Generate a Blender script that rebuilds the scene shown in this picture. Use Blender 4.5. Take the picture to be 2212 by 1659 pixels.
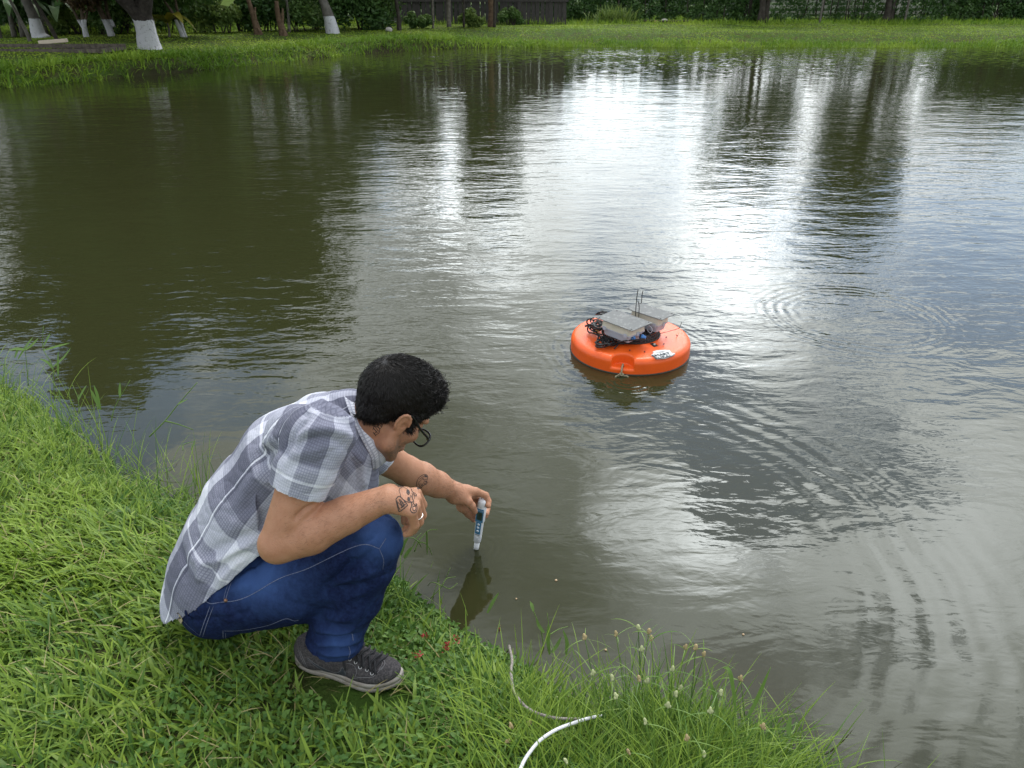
import bpy, math, random
import numpy as np
from mathutils import Vector, Matrix
from mathutils.bvhtree import BVHTree

for _o in list(bpy.data.objects):
    bpy.data.objects.remove(_o, do_unlink=True)
S = bpy.context.scene
COL = S.collection
R = math.radians
rng = np.random.default_rng(7)

# ------------------------------------------------------------------ camera
CAM_H = 1.80
PITCH = R(27.0)
FPX = 769.0
cam_d = bpy.data.cameras.new("camera")
cam_d.sensor_width = 36.0
cam_d.lens = 36.0 * FPX / 1024.0
cam_d.clip_start = 0.05
cam_d.clip_end = 3000
cam = bpy.data.objects.new("camera", cam_d)
cam.location = (0, 0, CAM_H)
cam.rotation_euler = (R(90) - PITCH, 0, 0)
COL.objects.link(cam)
S.camera = cam

# ------------------------------------------------------------------ sky, sun, exposure
SUN_EL, SUN_AZ = R(62), R(14)          # azimuth clockwise from +Y
world = bpy.data.worlds.new("World")
S.world = world
world.use_nodes = True
wn, wl = world.node_tree.nodes, world.node_tree.links
wn.clear()


def wnode(t, **kw):
    n = wn.new(t)
    for k, v in kw.items():
        setattr(n, k, v)
    return n


def wmath(op, a, b=None, c=None, clamp=False):
    n = wnode('ShaderNodeMath', operation=op, use_clamp=clamp)
    for i, v in enumerate((a, b, c)):
        if v is None:
            continue
        if isinstance(v, (int, float)):
            n.inputs[i].default_value = v
        else:
            wl.new(v, n.inputs[i])
    return n.outputs[0]


SUN_DIR = Vector((math.sin(SUN_AZ) * math.cos(SUN_EL), math.cos(SUN_AZ) * math.cos(SUN_EL), math.sin(SUN_EL)))
w_out = wnode('ShaderNodeOutputWorld')
w_bg = wnode('ShaderNodeBackground')
w_bg.inputs['Strength'].default_value = 0.12
wl.new(w_bg.outputs[0], w_out.inputs[0])
w_sky = wnode('ShaderNodeTexSky', sky_type='NISHITA', sun_disc=False)
w_sky.sun_elevation = SUN_EL
w_sky.sun_rotation = SUN_AZ
w_sky.dust_density = 1.5
w_tc = wnode('ShaderNodeTexCoord')
w_dir = w_tc.outputs['Generated']
w_sep = wnode('ShaderNodeSeparateXYZ')
wl.new(w_dir, w_sep.inputs[0])
w_z = wmath('ADD', wmath('MAXIMUM', w_sep.outputs[2], 0.0), 0.12)
w_px = wmath('DIVIDE', w_sep.outputs[0], w_z)
w_py = wmath('DIVIDE', w_sep.outputs[1], w_z)
w_p = wnode('ShaderNodeCombineXYZ')
wl.new(w_px, w_p.inputs[0])
wl.new(w_py, w_p.inputs[1])


def wnoise(scale, detail, off, rough=0.55, dist=0.0):
    m = wnode('ShaderNodeMapping')
    m.inputs['Location'].default_value = off
    wl.new(w_p.outputs[0], m.inputs['Vector'])
    n = wnode('ShaderNodeTexNoise')
    n.inputs['Scale'].default_value = scale
    n.inputs['Detail'].default_value = detail
    n.inputs['Roughness'].default_value = rough
    n.inputs['Distortion'].default_value = dist
    wl.new(m.outputs[0], n.inputs['Vector'])
    return n.outputs['Fac']


def wlobe(az, el, width):
    """smooth lobe (1 at centre, ~.37 at width degrees) round a direction: a cloud bank or a gap in the cloud"""
    d = Vector((math.sin(R(az)) * math.cos(R(el)), math.cos(R(az)) * math.cos(R(el)), math.sin(R(el))))
    n = wnode('ShaderNodeVectorMath', operation='DOT_PRODUCT')
    wl.new(w_dir, n.inputs[0])
    n.inputs[1].default_value = d
    s = 1.0 / (1 - math.cos(R(width)))
    return wmath('EXPONENT', wmath('MULTIPLY', wmath('SUBTRACT', n.outputs['Value'], 1.0), s))


def wramp(v, lo, hi):
    n = wnode('ShaderNodeMapRange', interpolation_type='SMOOTHSTEP')
    wl.new(v, n.inputs['Value'])
    n.inputs['From Min'].default_value = lo
    n.inputs['From Max'].default_value = hi
    return n.outputs['Result']


# cloud cover: mostly closed cumulus with a few blue gaps
w_n1 = wnoise(1.15, 7, (3.1, 1.7, 0.0), 0.56, 0.3)
w_n2 = wnoise(3.2, 6, (8.3, 2.2, 4.0), 0.6, 0.2)
w_n3 = wnoise(2.1, 7, (1.3, 5.2, 2.0), 0.58, 0.4)
w_cov = wmath('ADD', wmath('MULTIPLY', w_n1, 0.66), wmath('MULTIPLY', w_n2, 0.34))
for az, el, wd, a in [(7, 23, 4.5, -.15), (19.5, 32.3, 2.9, -.28), (10, 29.0, 3.5, -.09), (34, 17, 8, -.18), (-7, 30, 7, .16), (-5, 22.5, 3.5, .12), (6, 40, 5, .10), (25, 47, 5, -.06), (13, 37, 4, .02), (36, 36, 9, .0)]:
    w_cov = wmath('MULTIPLY_ADD', wlobe(az, el, wd), a, w_cov)
w_mask = wramp(w_cov, 0.41, 0.485)
# backlit cloud: thin parts and edges shine, thick bellies are grey; the veiled sun lights the bank in front
w_glow = None
for az, el, wd, a in [(15, 20, 11, 9.0), (4, 9, 8, 5.0), (12, 26, 42, 6.0), (24, 42, 18, 15.0), (11.5, 37.8, 3.0, 70.0), (17, 37.3, 3.0, 70.0), (22, 36.5, 2.6, 40.0), (37, 36, 9, 30.0), (17.5, 15.5, 4, 34.0), (17, 22, 3.5, 22.0), (-4, 12, 3.0, 24.0), (-1.0, 18, 2.8, 28.0)]:
    w_glow = wmath('MULTIPLY_ADD', wlobe(az, el, wd), a, 0.0 if w_glow is None else w_glow)
w_thick = wmath('MULTIPLY', wramp(w_cov, 0.45, 0.62), wmath('MULTIPLY_ADD', wramp(w_n3, 0.40, 0.60), 0.75, 0.25))
w_hi = wmath('MULTIPLY_ADD', w_glow, 1.25, 11.0)
w_lo = wmath('MULTIPLY_ADD', w_glow, 0.42, 4.0)
w_cb = wmath('MULTIPLY_ADD', wmath('SUBTRACT', w_lo, w_hi), w_thick, w_hi)
w_cc = wnode('ShaderNodeVectorMath', operation='SCALE')
w_cc.inputs[0].default_value = (0.935, 0.985, 1.0)
wl.new(w_cb, w_cc.inputs['Scale'])
w_sk = wnode('ShaderNodeVectorMath', operation='SCALE')
wl.new(w_sky.outputs[0], w_sk.inputs[0])
w_sk.inputs['Scale'].default_value = 2.2
w_mix = wnode('ShaderNodeMix', data_type='RGBA')
wl.new(w_mask, w_mix.inputs['Factor'])
wl.new(w_sk.outputs[0], w_mix.inputs['A'])
wl.new(w_cc.outputs[0], w_mix.inputs['B'])
wl.new(w_mix.outputs['Result'], w_bg.inputs['Color'])

sun_d = bpy.data.lights.new("sun", 'SUN')
sun_d.energy = 1.4
sun_d.angle = R(15)
sun_d.color = (1.0, 0.95, 0.86)
sun = bpy.data.objects.new("sun", sun_d)
sun.location = SUN_DIR * 60
sun.rotation_euler = (-SUN_DIR).to_track_quat('-Z', 'Y').to_euler()
COL.objects.link(sun)

S.view_settings.view_transform = 'Standard'
S.view_settings.look = 'None'
S.view_settings.gamma = 1.0
S.view_settings.exposure = 0.22
S.view_settings.use_curve_mapping = False
S.render.engine = 'CYCLES'
S.cycles.max_bounces = 8
S.cycles.transparent_max_bounces = 8

# ------------------------------------------------------------------ helpers
_fw = np.array([0, math.cos(PITCH), -math.sin(PITCH)])
_up = np.array([0, math.sin(PITCH), math.cos(PITCH)])
_rt = np.array([1.0, 0, 0])
EYE = np.array([0, 0, CAM_H])
KPX = 1024.0 / 2212.0


def ray(dx, dy):
    return _rt * ((dx * KPX - 512) / FPX) + _up * ((384 - dy * KPX) / FPX) + _fw


def atY(dx, dy, Y):
    """a measured photograph point on the vertical plane at distance Y"""
    d = ray(dx, dy)
    return EYE + d * (Y / d[1])


def atZ(dx, dy, z=0.0):
    """a measured photograph point on the level z"""
    d = ray(dx, dy)
    return EYE + d * ((z - CAM_H) / d[2])


def tag(o, label=None, cat=None, group=None, kind=None):
    if label:
        o['label'] = label
    if cat:
        o['category'] = cat
    if group:
        o['group'] = group
    if kind:
        o['kind'] = kind
    return o


def empty(name, loc, rz=0.0, label=None, cat=None, group=None):
    o = bpy.data.objects.new(name, None)
    o.empty_display_size = 0.1
    o.location = loc
    o.rotation_euler = (0, 0, rz)
    COL.objects.link(o)
    return tag(o, label, cat, group)


def np_mesh(name, V, F, mat=None, smooth=True, attrs=None, uv=None):
    """V (n,3); F (m,3|4) array or list of lists"""
    me = bpy.data.meshes.new(name)
    V = np.asarray(V, dtype=np.float32)
    if isinstance(F, np.ndarray) and F.ndim == 2:
        m, k = F.shape
        me.vertices.add(len(V))
        me.vertices.foreach_set('co', V.ravel())
        me.loops.add(m * k)
        me.loops.foreach_set('vertex_index', F.astype(np.int32).ravel())
        me.polygons.add(m)
        me.polygons.foreach_set('loop_start', np.arange(0, m * k, k, dtype=np.int32))
        me.polygons.foreach_set('loop_total', np.full(m, k, dtype=np.int32))
        me.update(calc_edges=True)
    else:
        me.from_pydata([tuple(map(float, v)) for v in V], [], [tuple(int(i) for i in f) for f in F])
        me.update()
    me.polygons.foreach_set('use_smooth', np.full(len(me.polygons), bool(smooth)))
    if attrs:
        for an, av in attrs.items():
            av = np.asarray(av, dtype=np.float32)
            if av.ndim == 1:
                a = me.attributes.new(an, 'FLOAT', 'POINT')
                a.data.foreach_set('value', av)
            elif av.shape[1] == 3:
                a = me.attributes.new(an, 'FLOAT_VECTOR', 'POINT')
                a.data.foreach_set('vector', av.ravel())
    if mat is not None:
        for mm in (mat if isinstance(mat, (list, tuple)) else [mat]):
            me.materials.append(mm)
    return me


def mob(name, me, parent=None, loc=None):
    """link a mesh as an object; vertices are world positions unless loc is given"""
    o = bpy.data.objects.new(name, me)
    COL.objects.link(o)
    if parent is not None:
        o.parent = parent
        o.matrix_parent_inverse = pworld(parent).inverted()
    if loc is not None:
        o.location = loc
    return o


def pworld(o):
    m = Matrix.LocRotScale(o.location, o.rotation_euler, o.scale)
    if o.parent is not None:
        return pworld(o.parent) @ o.matrix_parent_inverse @ m
    return m


class MB:
    """collects simple solids into one mesh"""

    def __init__(self):
        self.v, self.f, self.n = [], [], 0

    def add(self, V, F):
        V = np.asarray(V, float)
        self.v.append(V)
        self.f += [[i + self.n for i in f] for f in F]
        self.n += len(V)
        return self

    def box(self, c, s, M=None, bev=0.0):
        """box of size s, bevelled edges as a second ring; M a 3x3 rotation"""
        sx, sy, sz = [q / 2.0 for q in s]
        b = min(bev, sx * .9, sy * .9, sz * .9)
        V, F = [], []
        if b <= 0:
            V = [(x, y, z) for z in (-sz, sz) for x, y in ((-sx, -sy), (sx, -sy), (sx, sy), (-sx, sy))]
            F = [(3, 2, 1, 0), (4, 5, 6, 7)] + [(i, (i + 1) % 4, 4 + (i + 1) % 4, 4 + i) for i in range(4)]
        else:
            rings = []
            for z, ins in ((-sz, b), (-sz + b, 0), (sz - b, 0), (sz, b)):
                x0, y0 = sx - ins, sy - ins
                bb = b if ins == 0 else b * .4
                rg = [(-x0 + bb, -y0), (x0 - bb, -y0), (x0, -y0 + bb), (x0, y0 - bb),
                      (x0 - bb, y0), (-x0 + bb, y0), (-x0, y0 - bb), (-x0, -y0 + bb)]
                rings.append([(x, y, z) for x, y in rg])
            for rg in rings:
                V += rg
            for k in range(3):
                for i in range(8):
                    j = (i + 1) % 8
                    F.append((k * 8 + i, k * 8 + j, k * 8 + 8 + j, k * 8 + 8 + i))
            F.append(tuple(range(7, -1, -1)))
            F.append(tuple(range(24, 32)))
        V = np.array(V, float)
        if M is not None:
            V = V @ np.array(M).T
        return self.add(V + np.array(c, float), F)

    def tube(self, pts, rad, n=6, cap=True):
        V, F = tube_vf(pts, rad, n, cap)
        return self.add(V, F)

    def lathe(self, prof, n=32, c=(0, 0, 0), M=None, close=False):
        """profile of (r, z); rings joined; ends capped if r == 0 is absent and close"""
        V, F = [], []
        for r_, z_ in prof:
            for i in range(n):
                a = 2 * math.pi * i / n
                V.append((r_ * math.cos(a), r_ * math.sin(a), z_))
        m = len(prof)
        for k in range(m - 1):
            for i in range(n):
                j = (i + 1) % n
                F.append((k * n + i, k * n + j, k * n + n + j, k * n + n + i))
        if close:
            F.append(tuple(range(n - 1, -1, -1)))
            F.append(tuple(range((m - 1) * n, m * n)))
        V = np.array(V, float)
        if M is not None:
            V = V @ np.array(M).T
        return self.add(V + np.array(c, float), F)

    def build(self, name, mat, parent=None, smooth=True):
        me = np_mesh(name, np.concatenate(self.v), self.f, mat, smooth)
        return mob(name, me, parent)


def frames(P):
    P = np.asarray(P, float)
    T = np.gradient(P, axis=0)
    T /= np.linalg.norm(T, axis=1)[:, None] + 1e-12
    N = np.zeros_like(T)
    ref = np.array([0, 0, 1.0]) if abs(T[0][2]) < .9 else np.array([1.0, 0, 0])
    n = np.cross(T[0], ref)
    n /= np.linalg.norm(n)
    for i in range(len(T)):
        n = n - T[i] * n.dot(T[i])
        n /= np.linalg.norm(n) + 1e-12
        N[i] = n
    return T, N, np.cross(T, N)


def tube_vf(pts, rad, n=6, cap=True):
    P = np.asarray(pts, float)
    rad = np.broadcast_to(np.asarray(rad, float), (len(P),))
    T, N, B = frames(P)
    a = np.arange(n) * 2 * math.pi / n
    V = (P[:, None] + rad[:, None, None] * (np.cos(a)[None, :, None] * N[:, None] + np.sin(a)[None, :, None] * B[:, None])).reshape(-1, 3)
    F = []
    for k in range(len(P) - 1):
        for i in range(n):
            j = (i + 1) % n
            F.append((k * n + i, k * n + j, k * n + n + j, k * n + n + i))
    if cap:
        F.append(tuple(range(n - 1, -1, -1)))
        F.append(tuple(range((len(P) - 1) * n, len(P) * n)))
    return V, F


def spline(pts, n):
    """Catmull-Rom through the points"""
    P = np.asarray(pts, float)
    if len(P) < 3:
        return P[0] + (P[-1] - P[0]) * np.linspace(0, 1, n)[:, None]
    Q = np.vstack([2 * P[0] - P[1], P, 2 * P[-1] - P[-2]])
    t = np.linspace(0, len(P) - 1 - 1e-9, n)
    i = t.astype(int)
    u = (t - i)[:, None]
    a, b, c, d = Q[i], Q[i + 1], Q[i + 2], Q[i + 3]
    return .5 * (2 * b + (c - a) * u + (2 * a - 5 * b + 4 * c - d) * u ** 2 + (3 * b - a - 3 * c + d) * u ** 3)


# ------------------------------------------------------------------ materials
def mat(name, color, rough=0.6, spec=0.5, metal=0.0, noise=None, bump=None, trans=0.0, sss=0.0, attr=None, coat=0.0):
    """principled with optional colour noise (scale, other colour, amount, contrast), bump (scale, height, detail),
    a per-vertex tint attribute (float: 0 colour .. 1 other colour)"""
    m = bpy.data.materials.new(name)
    m.use_nodes = True
    nt = m.node_tree
    n, l = nt.nodes, nt.links
    p = n['Principled BSDF']
    p.inputs['Base Color'].default_value = (*color, 1)
    p.inputs['Roughness'].default_value = rough
    p.inputs['Specular IOR Level'].default_value = spec
    p.inputs['Metallic'].default_value = metal
    if coat:
        p.inputs['Coat Weight'].default_value = coat
        p.inputs['Coat Roughness'].default_value = .15
    if sss:
        p.inputs['Subsurface Weight'].default_value = sss
        p.inputs['Subsurface Radius'].default_value = (1.0, 0.35, 0.2)
        p.inputs['Subsurface Scale'].default_value = 0.006
    tc = n.new('ShaderNodeTexCoord')
    last = None
    if noise:
        sc, c2, amt, lo, hi = noise
        tx = n.new('ShaderNodeTexNoise')
        tx.inputs['Scale'].default_value = sc
        tx.inputs['Detail'].default_value = 6
        tx.inputs['Roughness'].default_value = .65
        l.new(tc.outputs['Object'], tx.inputs['Vector'])
        mr = n.new('ShaderNodeMapRange')
        mr.inputs['From Min'].default_value = lo
        mr.inputs['From Max'].default_value = hi
        mr.inputs['To Max'].default_value = amt
        l.new(tx.outputs['Fac'], mr.inputs['Value'])
        mx = n.new('ShaderNodeMix')
        mx.data_type = 'RGBA'
        mx.inputs['A'].default_value = (*color, 1)
        mx.inputs['B'].default_value = (*c2, 1)
        l.new(mr.outputs[0], mx.inputs['Factor'])
        last = mx.outputs['Result']
    if attr:
        an, c2 = attr
        at = n.new('ShaderNodeAttribute')
        at.attribute_name = an
        mx = n.new('ShaderNodeMix')
        mx.data_type = 'RGBA'
        mx.inputs['B'].default_value = (*c2, 1)
        if last is None:
            mx.inputs['A'].default_value = (*color, 1)
        else:
            l.new(last, mx.inputs['A'])
        l.new(at.outputs['Fac'], mx.inputs['Factor'])
        last = mx.outputs['Result']
    if last is not None:
        l.new(last, p.inputs['Base Color'])
    if bump:
        sc, h, det = bump
        tx = n.new('ShaderNodeTexNoise')
        tx.inputs['Scale'].default_value = sc
        tx.inputs['Detail'].default_value = det
        l.new(tc.outputs['Object'], tx.inputs['Vector'])
        b = n.new('ShaderNodeBump')
        b.inputs['Distance'].default_value = h
        b.inputs['Strength'].default_value = 1.0
        l.new(tx.outputs['Fac'], b.inputs['Height'])
        l.new(b.outputs[0], p.inputs['Normal'])
    if trans:
        t = n.new('ShaderNodeBsdfTranslucent')
        if last is not None:
            l.new(last, t.inputs['Color'])
        else:
            t.inputs['Color'].default_value = (*color, 1)
        ms = n.new('ShaderNodeMixShader')
        ms.inputs[0].default_value = trans
        l.new(p.outputs[0], ms.inputs[1])
        l.new(t.outputs[0], ms.inputs[2])
        l.new(ms.outputs[0], n['Material Output'].inputs['Surface'])
    return m


# ------------------------------------------------------------------ implicit surfaces
class Field:
    """a distance grid that shapes are blended into, then turned into one closed surface"""

    def __init__(self, lo, hi, h):
        self.lo = np.array(lo, np.float32)
        self.h = h
        self.n = np.ceil((np.array(hi) - self.lo) / h).astype(int) + 1
        self.d = np.full(self.n, 0.05, np.float32)

    def _win(self, lo, hi):
        a = np.clip(np.floor((np.asarray(lo) - self.lo) / self.h).astype(int), 0, self.n)
        b = np.clip(np.ceil((np.asarray(hi) - self.lo) / self.h).astype(int) + 1, 0, self.n)
        if np.any(b <= a):
            return None
        ax = [self.lo[i] + self.h * np.arange(a[i], b[i], dtype=np.float32) for i in range(3)]
        sl = tuple(slice(a[i], b[i]) for i in range(3))
        return sl, ax[0][:, None, None], ax[1][None, :, None], ax[2][None, None, :]

    def _mix(self, sl, dd, k, op):
        cur = self.d[sl]
        if op == 'sub':
            dd = -dd
            if k > 0:
                hh = np.clip(.5 - .5 * (dd - cur) / k, 0, 1)
                self.d[sl] = cur + (dd - cur) * (1 - hh) + k * hh * (1 - hh)
            else:
                self.d[sl] = np.maximum(cur, dd)
        elif op == 'int':
            self.d[sl] = np.maximum(cur, dd)
        else:
            if k > 0:
                hh = np.clip(.5 + .5 * (cur - dd) / k, 0, 1)
                self.d[sl] = cur + (dd - cur) * hh - k * hh * (1 - hh)
            else:
                self.d[sl] = np.minimum(cur, dd)

    def cone(self, a, b, ra, rb, k=0.0, op='add', flat=None):
        """tapered capsule; flat = (axis, factor) squashes the cross-section along an axis"""
        a, b = np.asarray(a, float), np.asarray(b, float)
        m = max(ra, rb) + k + .02
        w = self._win(np.minimum(a, b) - m, np.maximum(a, b) + m)
        if w is None:
            return
        sl, X, Y, Z = w
        ab = b - a
        L2 = ab.dot(ab) + 1e-12
        dx, dy, dz = X - a[0], Y - a[1], Z - a[2]
        t = np.clip((dx * ab[0] + dy * ab[1] + dz * ab[2]) / L2, 0, 1)
        dx, dy, dz = dx - t * ab[0], dy - t * ab[1], dz - t * ab[2]
        q = dx * dx + dy * dy + dz * dz
        r = ra + (rb - ra) * t
        if flat is not None:
            ax, fa = flat
            ax = np.asarray(ax, float)
            ax = ax / np.linalg.norm(ax)
            e = dx * ax[0] + dy * ax[1] + dz * ax[2]
            q = q + e * e * (1 / fa ** 2 - 1)
            dd = (np.sqrt(q) - r) * min(1.0, .5 + .5 * fa)
        else:
            dd = np.sqrt(q) - r
        self._mix(sl, dd.astype(np.float32), k, op)

    def chain(self, pts, rads, k=0.0, op='add', flat=None):
        for i in range(len(pts) - 1):
            self.cone(pts[i], pts[i + 1], rads[i], rads[i + 1], k, op, flat)

    def ell(self, c, r, M=None, k=0.0, op='add'):
        """ellipsoid with radii r along the columns of M"""
        c, r = np.asarray(c, float), np.asarray(r, float)
        M = np.eye(3) if M is None else np.asarray(M, float)
        m = np.sqrt(((M * r[None, :]) ** 2).sum(1)) + k + .015
        w = self._win(c - m, c + m)
        if w is None:
            return
        sl, X, Y, Z = w
        dx, dy, dz = X - c[0], Y - c[1], Z - c[2]
        k0, k1 = 0, 0
        for i in range(3):
            e = dx * M[0, i] + dy * M[1, i] + dz * M[2, i]
            k0 = k0 + (e / r[i]) ** 2
            k1 = k1 + (e / r[i] ** 2) ** 2
        k0 = np.sqrt(k0)
        dd = k0 * (k0 - 1) / (np.sqrt(k1) + 1e-9)
        self._mix(sl, dd.astype(np.float32), k, op)

    def half(self, p, nrm, box=None, op='int'):
        """keep what lies behind the plane (or, op='sub', remove it) within box"""
        lo = self.lo if box is None else box[0]
        hi = self.lo + self.h * self.n if box is None else box[1]
        w = self._win(lo, hi)
        if w is None:
            return
        sl, X, Y, Z = w
        nrm = np.asarray(nrm, float) / np.linalg.norm(nrm)
        dd = (X - p[0]) * nrm[0] + (Y - p[1]) * nrm[1] + (Z - p[2]) * nrm[2]
        self._mix(sl, dd.astype(np.float32), 0, 'int')

    def surface(self, relax=1):
        D = self.d
        ins = D < 0
        c = ins[:-1, :-1, :-1].astype(np.int8)
        cnt = np.zeros_like(c)
        for i in (0, 1):
            for j in (0, 1):
                for k in (0, 1):
                    cnt += ins[i:D.shape[0] - 1 + i, j:D.shape[1] - 1 + j, k:D.shape[2] - 1 + k]
        act = (cnt > 0) & (cnt < 8)
        I = np.argwhere(act)
        shp = act.shape
        ids = (I[:, 0] * shp[1] + I[:, 1]) * shp[2] + I[:, 2]
        acc = np.zeros((len(I), 3))
        num = np.zeros(len(I))
        co = [(i, j, k) for i in (0, 1) for j in (0, 1) for k in (0, 1)]
        val = {q: D[I[:, 0] + q[0], I[:, 1] + q[1], I[:, 2] + q[2]] for q in co}
        for p in co:
            for ax in range(3):
                if p[ax]:
                    continue
                q = list(p)
                q[ax] = 1
                a, b = val[p], val[tuple(q)]
                cr = (a < 0) != (b < 0)
                t = np.where(cr, a / np.where(cr, a - b, 1), 0)
                pt = np.tile(np.array(p, float), (len(I), 1))
                pt[:, ax] = t
                acc[cr] += pt[cr]
                num[cr] += 1
        V = self.lo + self.h * (I + acc / num[:, None])
        quads = []
        for ax in range(3):
            sl0 = [slice(1, -1)] * 3
            sl1 = [slice(1, -1)] * 3
            sl0[ax] = slice(0, -1)
            sl1[ax] = slice(1, None)
            A, B = ins[tuple(sl0)], ins[tuple(sl1)]
            E = np.argwhere(A != B)
            if not len(E):
                continue
            flip = A[E[:, 0], E[:, 1], E[:, 2]]
            off = np.ones(3, int)
            off[ax] = 0
            E = E + off
            u, v = (ax + 1) % 3, (ax + 2) % 3
            qs = []
            for du, dv in ((-1, -1), (0, -1), (0, 0), (-1, 0)):
                C = E.copy()
                C[:, u] += du
                C[:, v] += dv
                qs.append(np.searchsorted(ids, (C[:, 0] * shp[1] + C[:, 1]) * shp[2] + C[:, 2]))
            Q = np.stack(qs, 1)
            Q[~flip] = Q[~flip][:, ::-1]
            quads.append(Q)
        F = np.concatenate(quads)
        for _ in range(relax):
            V = laplace(V, F, .5)
        return V, F


def laplace(V, F, w):
    s = np.zeros_like(V)
    n = np.zeros(len(V))
    k = F.shape[1]
    for i in range(k):
        a, b = F[:, i], F[:, (i + 1) % k]
        for ax in range(3):
            s[:, ax] += np.bincount(a, V[b, ax], len(V)) + np.bincount(b, V[a, ax], len(V))
        n += np.bincount(a, minlength=len(V)) + np.bincount(b, minlength=len(V))
    return V + w * (s / np.maximum(n, 1)[:, None] - V)


def vnormals(V, F):
    e1, e2 = V[F[:, 2]] - V[F[:, 0]], V[F[:, 3 if F.shape[1] == 4 else 1]] - V[F[:, 1 if F.shape[1] == 4 else 0]]
    fn = np.cross(e1, e2)
    N = np.zeros_like(V)
    for i in range(F.shape[1]):
        for ax in range(3):
            N[:, ax] += np.bincount(F[:, i], fn[:, ax], len(V))
    return N / (np.linalg.norm(N, axis=1)[:, None] + 1e-12)


def vnoise(P, seed=0):
    """smooth value noise at points P, about -1..1"""
    P = np.asarray(P, float)
    I = np.floor(P).astype(np.int64)
    f = P - I
    f = f * f * (3 - 2 * f)
    out = 0
    for dx in (0, 1):
        for dy in (0, 1):
            for dz in (0, 1):
                h = (I[:, 0] + dx) * 374761393 + (I[:, 1] + dy) * 668265263 + (I[:, 2] + dz) * 2147483647 + seed * 974634777
                h = (h ^ (h >> 13)) * 1274126177
                h = (h ^ (h >> 16)) & 0xffff
                w = (f[:, 0] if dx else 1 - f[:, 0]) * (f[:, 1] if dy else 1 - f[:, 1]) * (f[:, 2] if dz else 1 - f[:, 2])
                out = out + w * (h / 32767.5 - 1)
    return out


def folds(V, N, lines):
    """raise soft creases along polylines: (points, width, height)"""
    out = V.copy()
    for pts, wd, ht in lines:
        P = spline(pts, 24)
        lo, hi = P.min(0) - 3 * wd, P.max(0) + 3 * wd
        ix = np.nonzero(np.all((V > lo) & (V < hi), axis=1))[0]
        if not len(ix):
            continue
        Q = V[ix]
        d2 = ((Q[:, None] - P[None]) ** 2).sum(2)
        j = d2.argmin(1)
        d = np.sqrt(d2[np.arange(len(ix)), j])
        s = j / 23.0
        tp = np.clip(np.minimum(s, 1 - s) * 4, 0, 1) * .85 + .15
        out[ix] += N[ix] * (ht * tp * np.exp(-(d / wd) ** 2))[:, None]
    return out


def bvh_of(V, F):
    return BVHTree.FromPolygons([tuple(v) for v in V.tolist()], [tuple(f) for f in F.tolist()])


def stroke(mb, bvh, pts, width, lift=.0006, n=None, depth=None):
    """a thin strip laid on a surface along a measured line (seam, ink line, print); width in metres"""
    P = spline(pts, n or max(4, 4 * len(pts)))
    L, NN = [], []
    for x, y in P:
        d = Vector(ray(x, y)).normalized()
        hit = bvh.ray_cast(Vector(EYE), d)
        if hit[0] is None:
            continue
        L.append(np.array(hit[0]))
        NN.append(np.array(hit[1]))
    if len(L) < 2:
        return
    L, NN = np.array(L), np.array(NN)
    T = np.gradient(L, axis=0)
    T /= np.linalg.norm(T, axis=1)[:, None] + 1e-9
    B = np.cross(NN, T)
    B /= np.linalg.norm(B, axis=1)[:, None] + 1e-9
    m = len(L)
    w = np.full(m, width / 2)
    w[0] *= .5
    w[-1] *= .5
    V = np.vstack([L + NN * lift + B * w[:, None], L + NN * lift * 1.5, L + NN * lift - B * w[:, None]])
    F = []
    for i in range(m - 1):
        F += [(i, i + 1, m + i + 1, m + i), (m + i, m + i + 1, 2 * m + i + 1, 2 * m + i)]
    mb.add(V, F)
# ================================================================== SETTING
POND = np.array([(-12.5, 13), (-10, 9), (-6, 5.3), (-3.6, 4.1), (-2.74, 3.60), (-2.4, 3.40), (-2.04, 3.12), (-1.71, 2.80), (-1.45, 2.62),
                 (-1.1, 2.42), (-.72, 2.26), (-.42, 2.08), (-.25, 1.90), (-.13, 1.80), (0.0, 1.71), (.1, 1.62), (.17, 1.55), (.25, 1.50),
                 (.40, 1.46), (.55, 1.41), (.68, 1.34), (.76, 1.24), (.86, 1.08), (1.0, .85), (1.6, .3), (2.5, -1), (8, -4), (25, -6), (42, 5),
                 (42, 30.5), (18.6, 30.5), (11.7, 30.5), (5, 30.75), (1.5, 30.7), (-1.77, 30.2), (-4.33, 28.3), (-5.78, 25.6), (-7.16, 23.1),
                 (-8.3, 21), (-9.5, 18.7), (-10.7, 17.1), (-12.3, 15.2)])


def shore_dist(x, y):
    """signed distance to the waterline, positive on land"""
    x, y = np.asarray(x, float).ravel(), np.asarray(y, float).ravel()
    best = np.full(len(x), 1e9)
    ins = np.zeros(len(x), bool)
    for i in range(len(POND)):
        a, b = POND[i], POND[(i + 1) % len(POND)]
        ab = b - a
        t = np.clip(((x - a[0]) * ab[0] + (y - a[1]) * ab[1]) / ab.dot(ab), 0, 1)
        best = np.minimum(best, np.hypot(x - a[0] - t * ab[0], y - a[1] - t * ab[1]))
        c = (a[1] > y) != (b[1] > y)
        with np.errstate(divide='ignore', invalid='ignore'):
            xi = a[0] + (y - a[1]) / (b[1] - a[1] + 1e-12) * ab[0]
        ins ^= c & (x < xi)
    return np.where(ins, -best, best)


def sstep(v, a, b):
    t = np.clip((v - a) / (b - a), 0, 1)
    return t * t * (3 - 2 * t)


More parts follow.
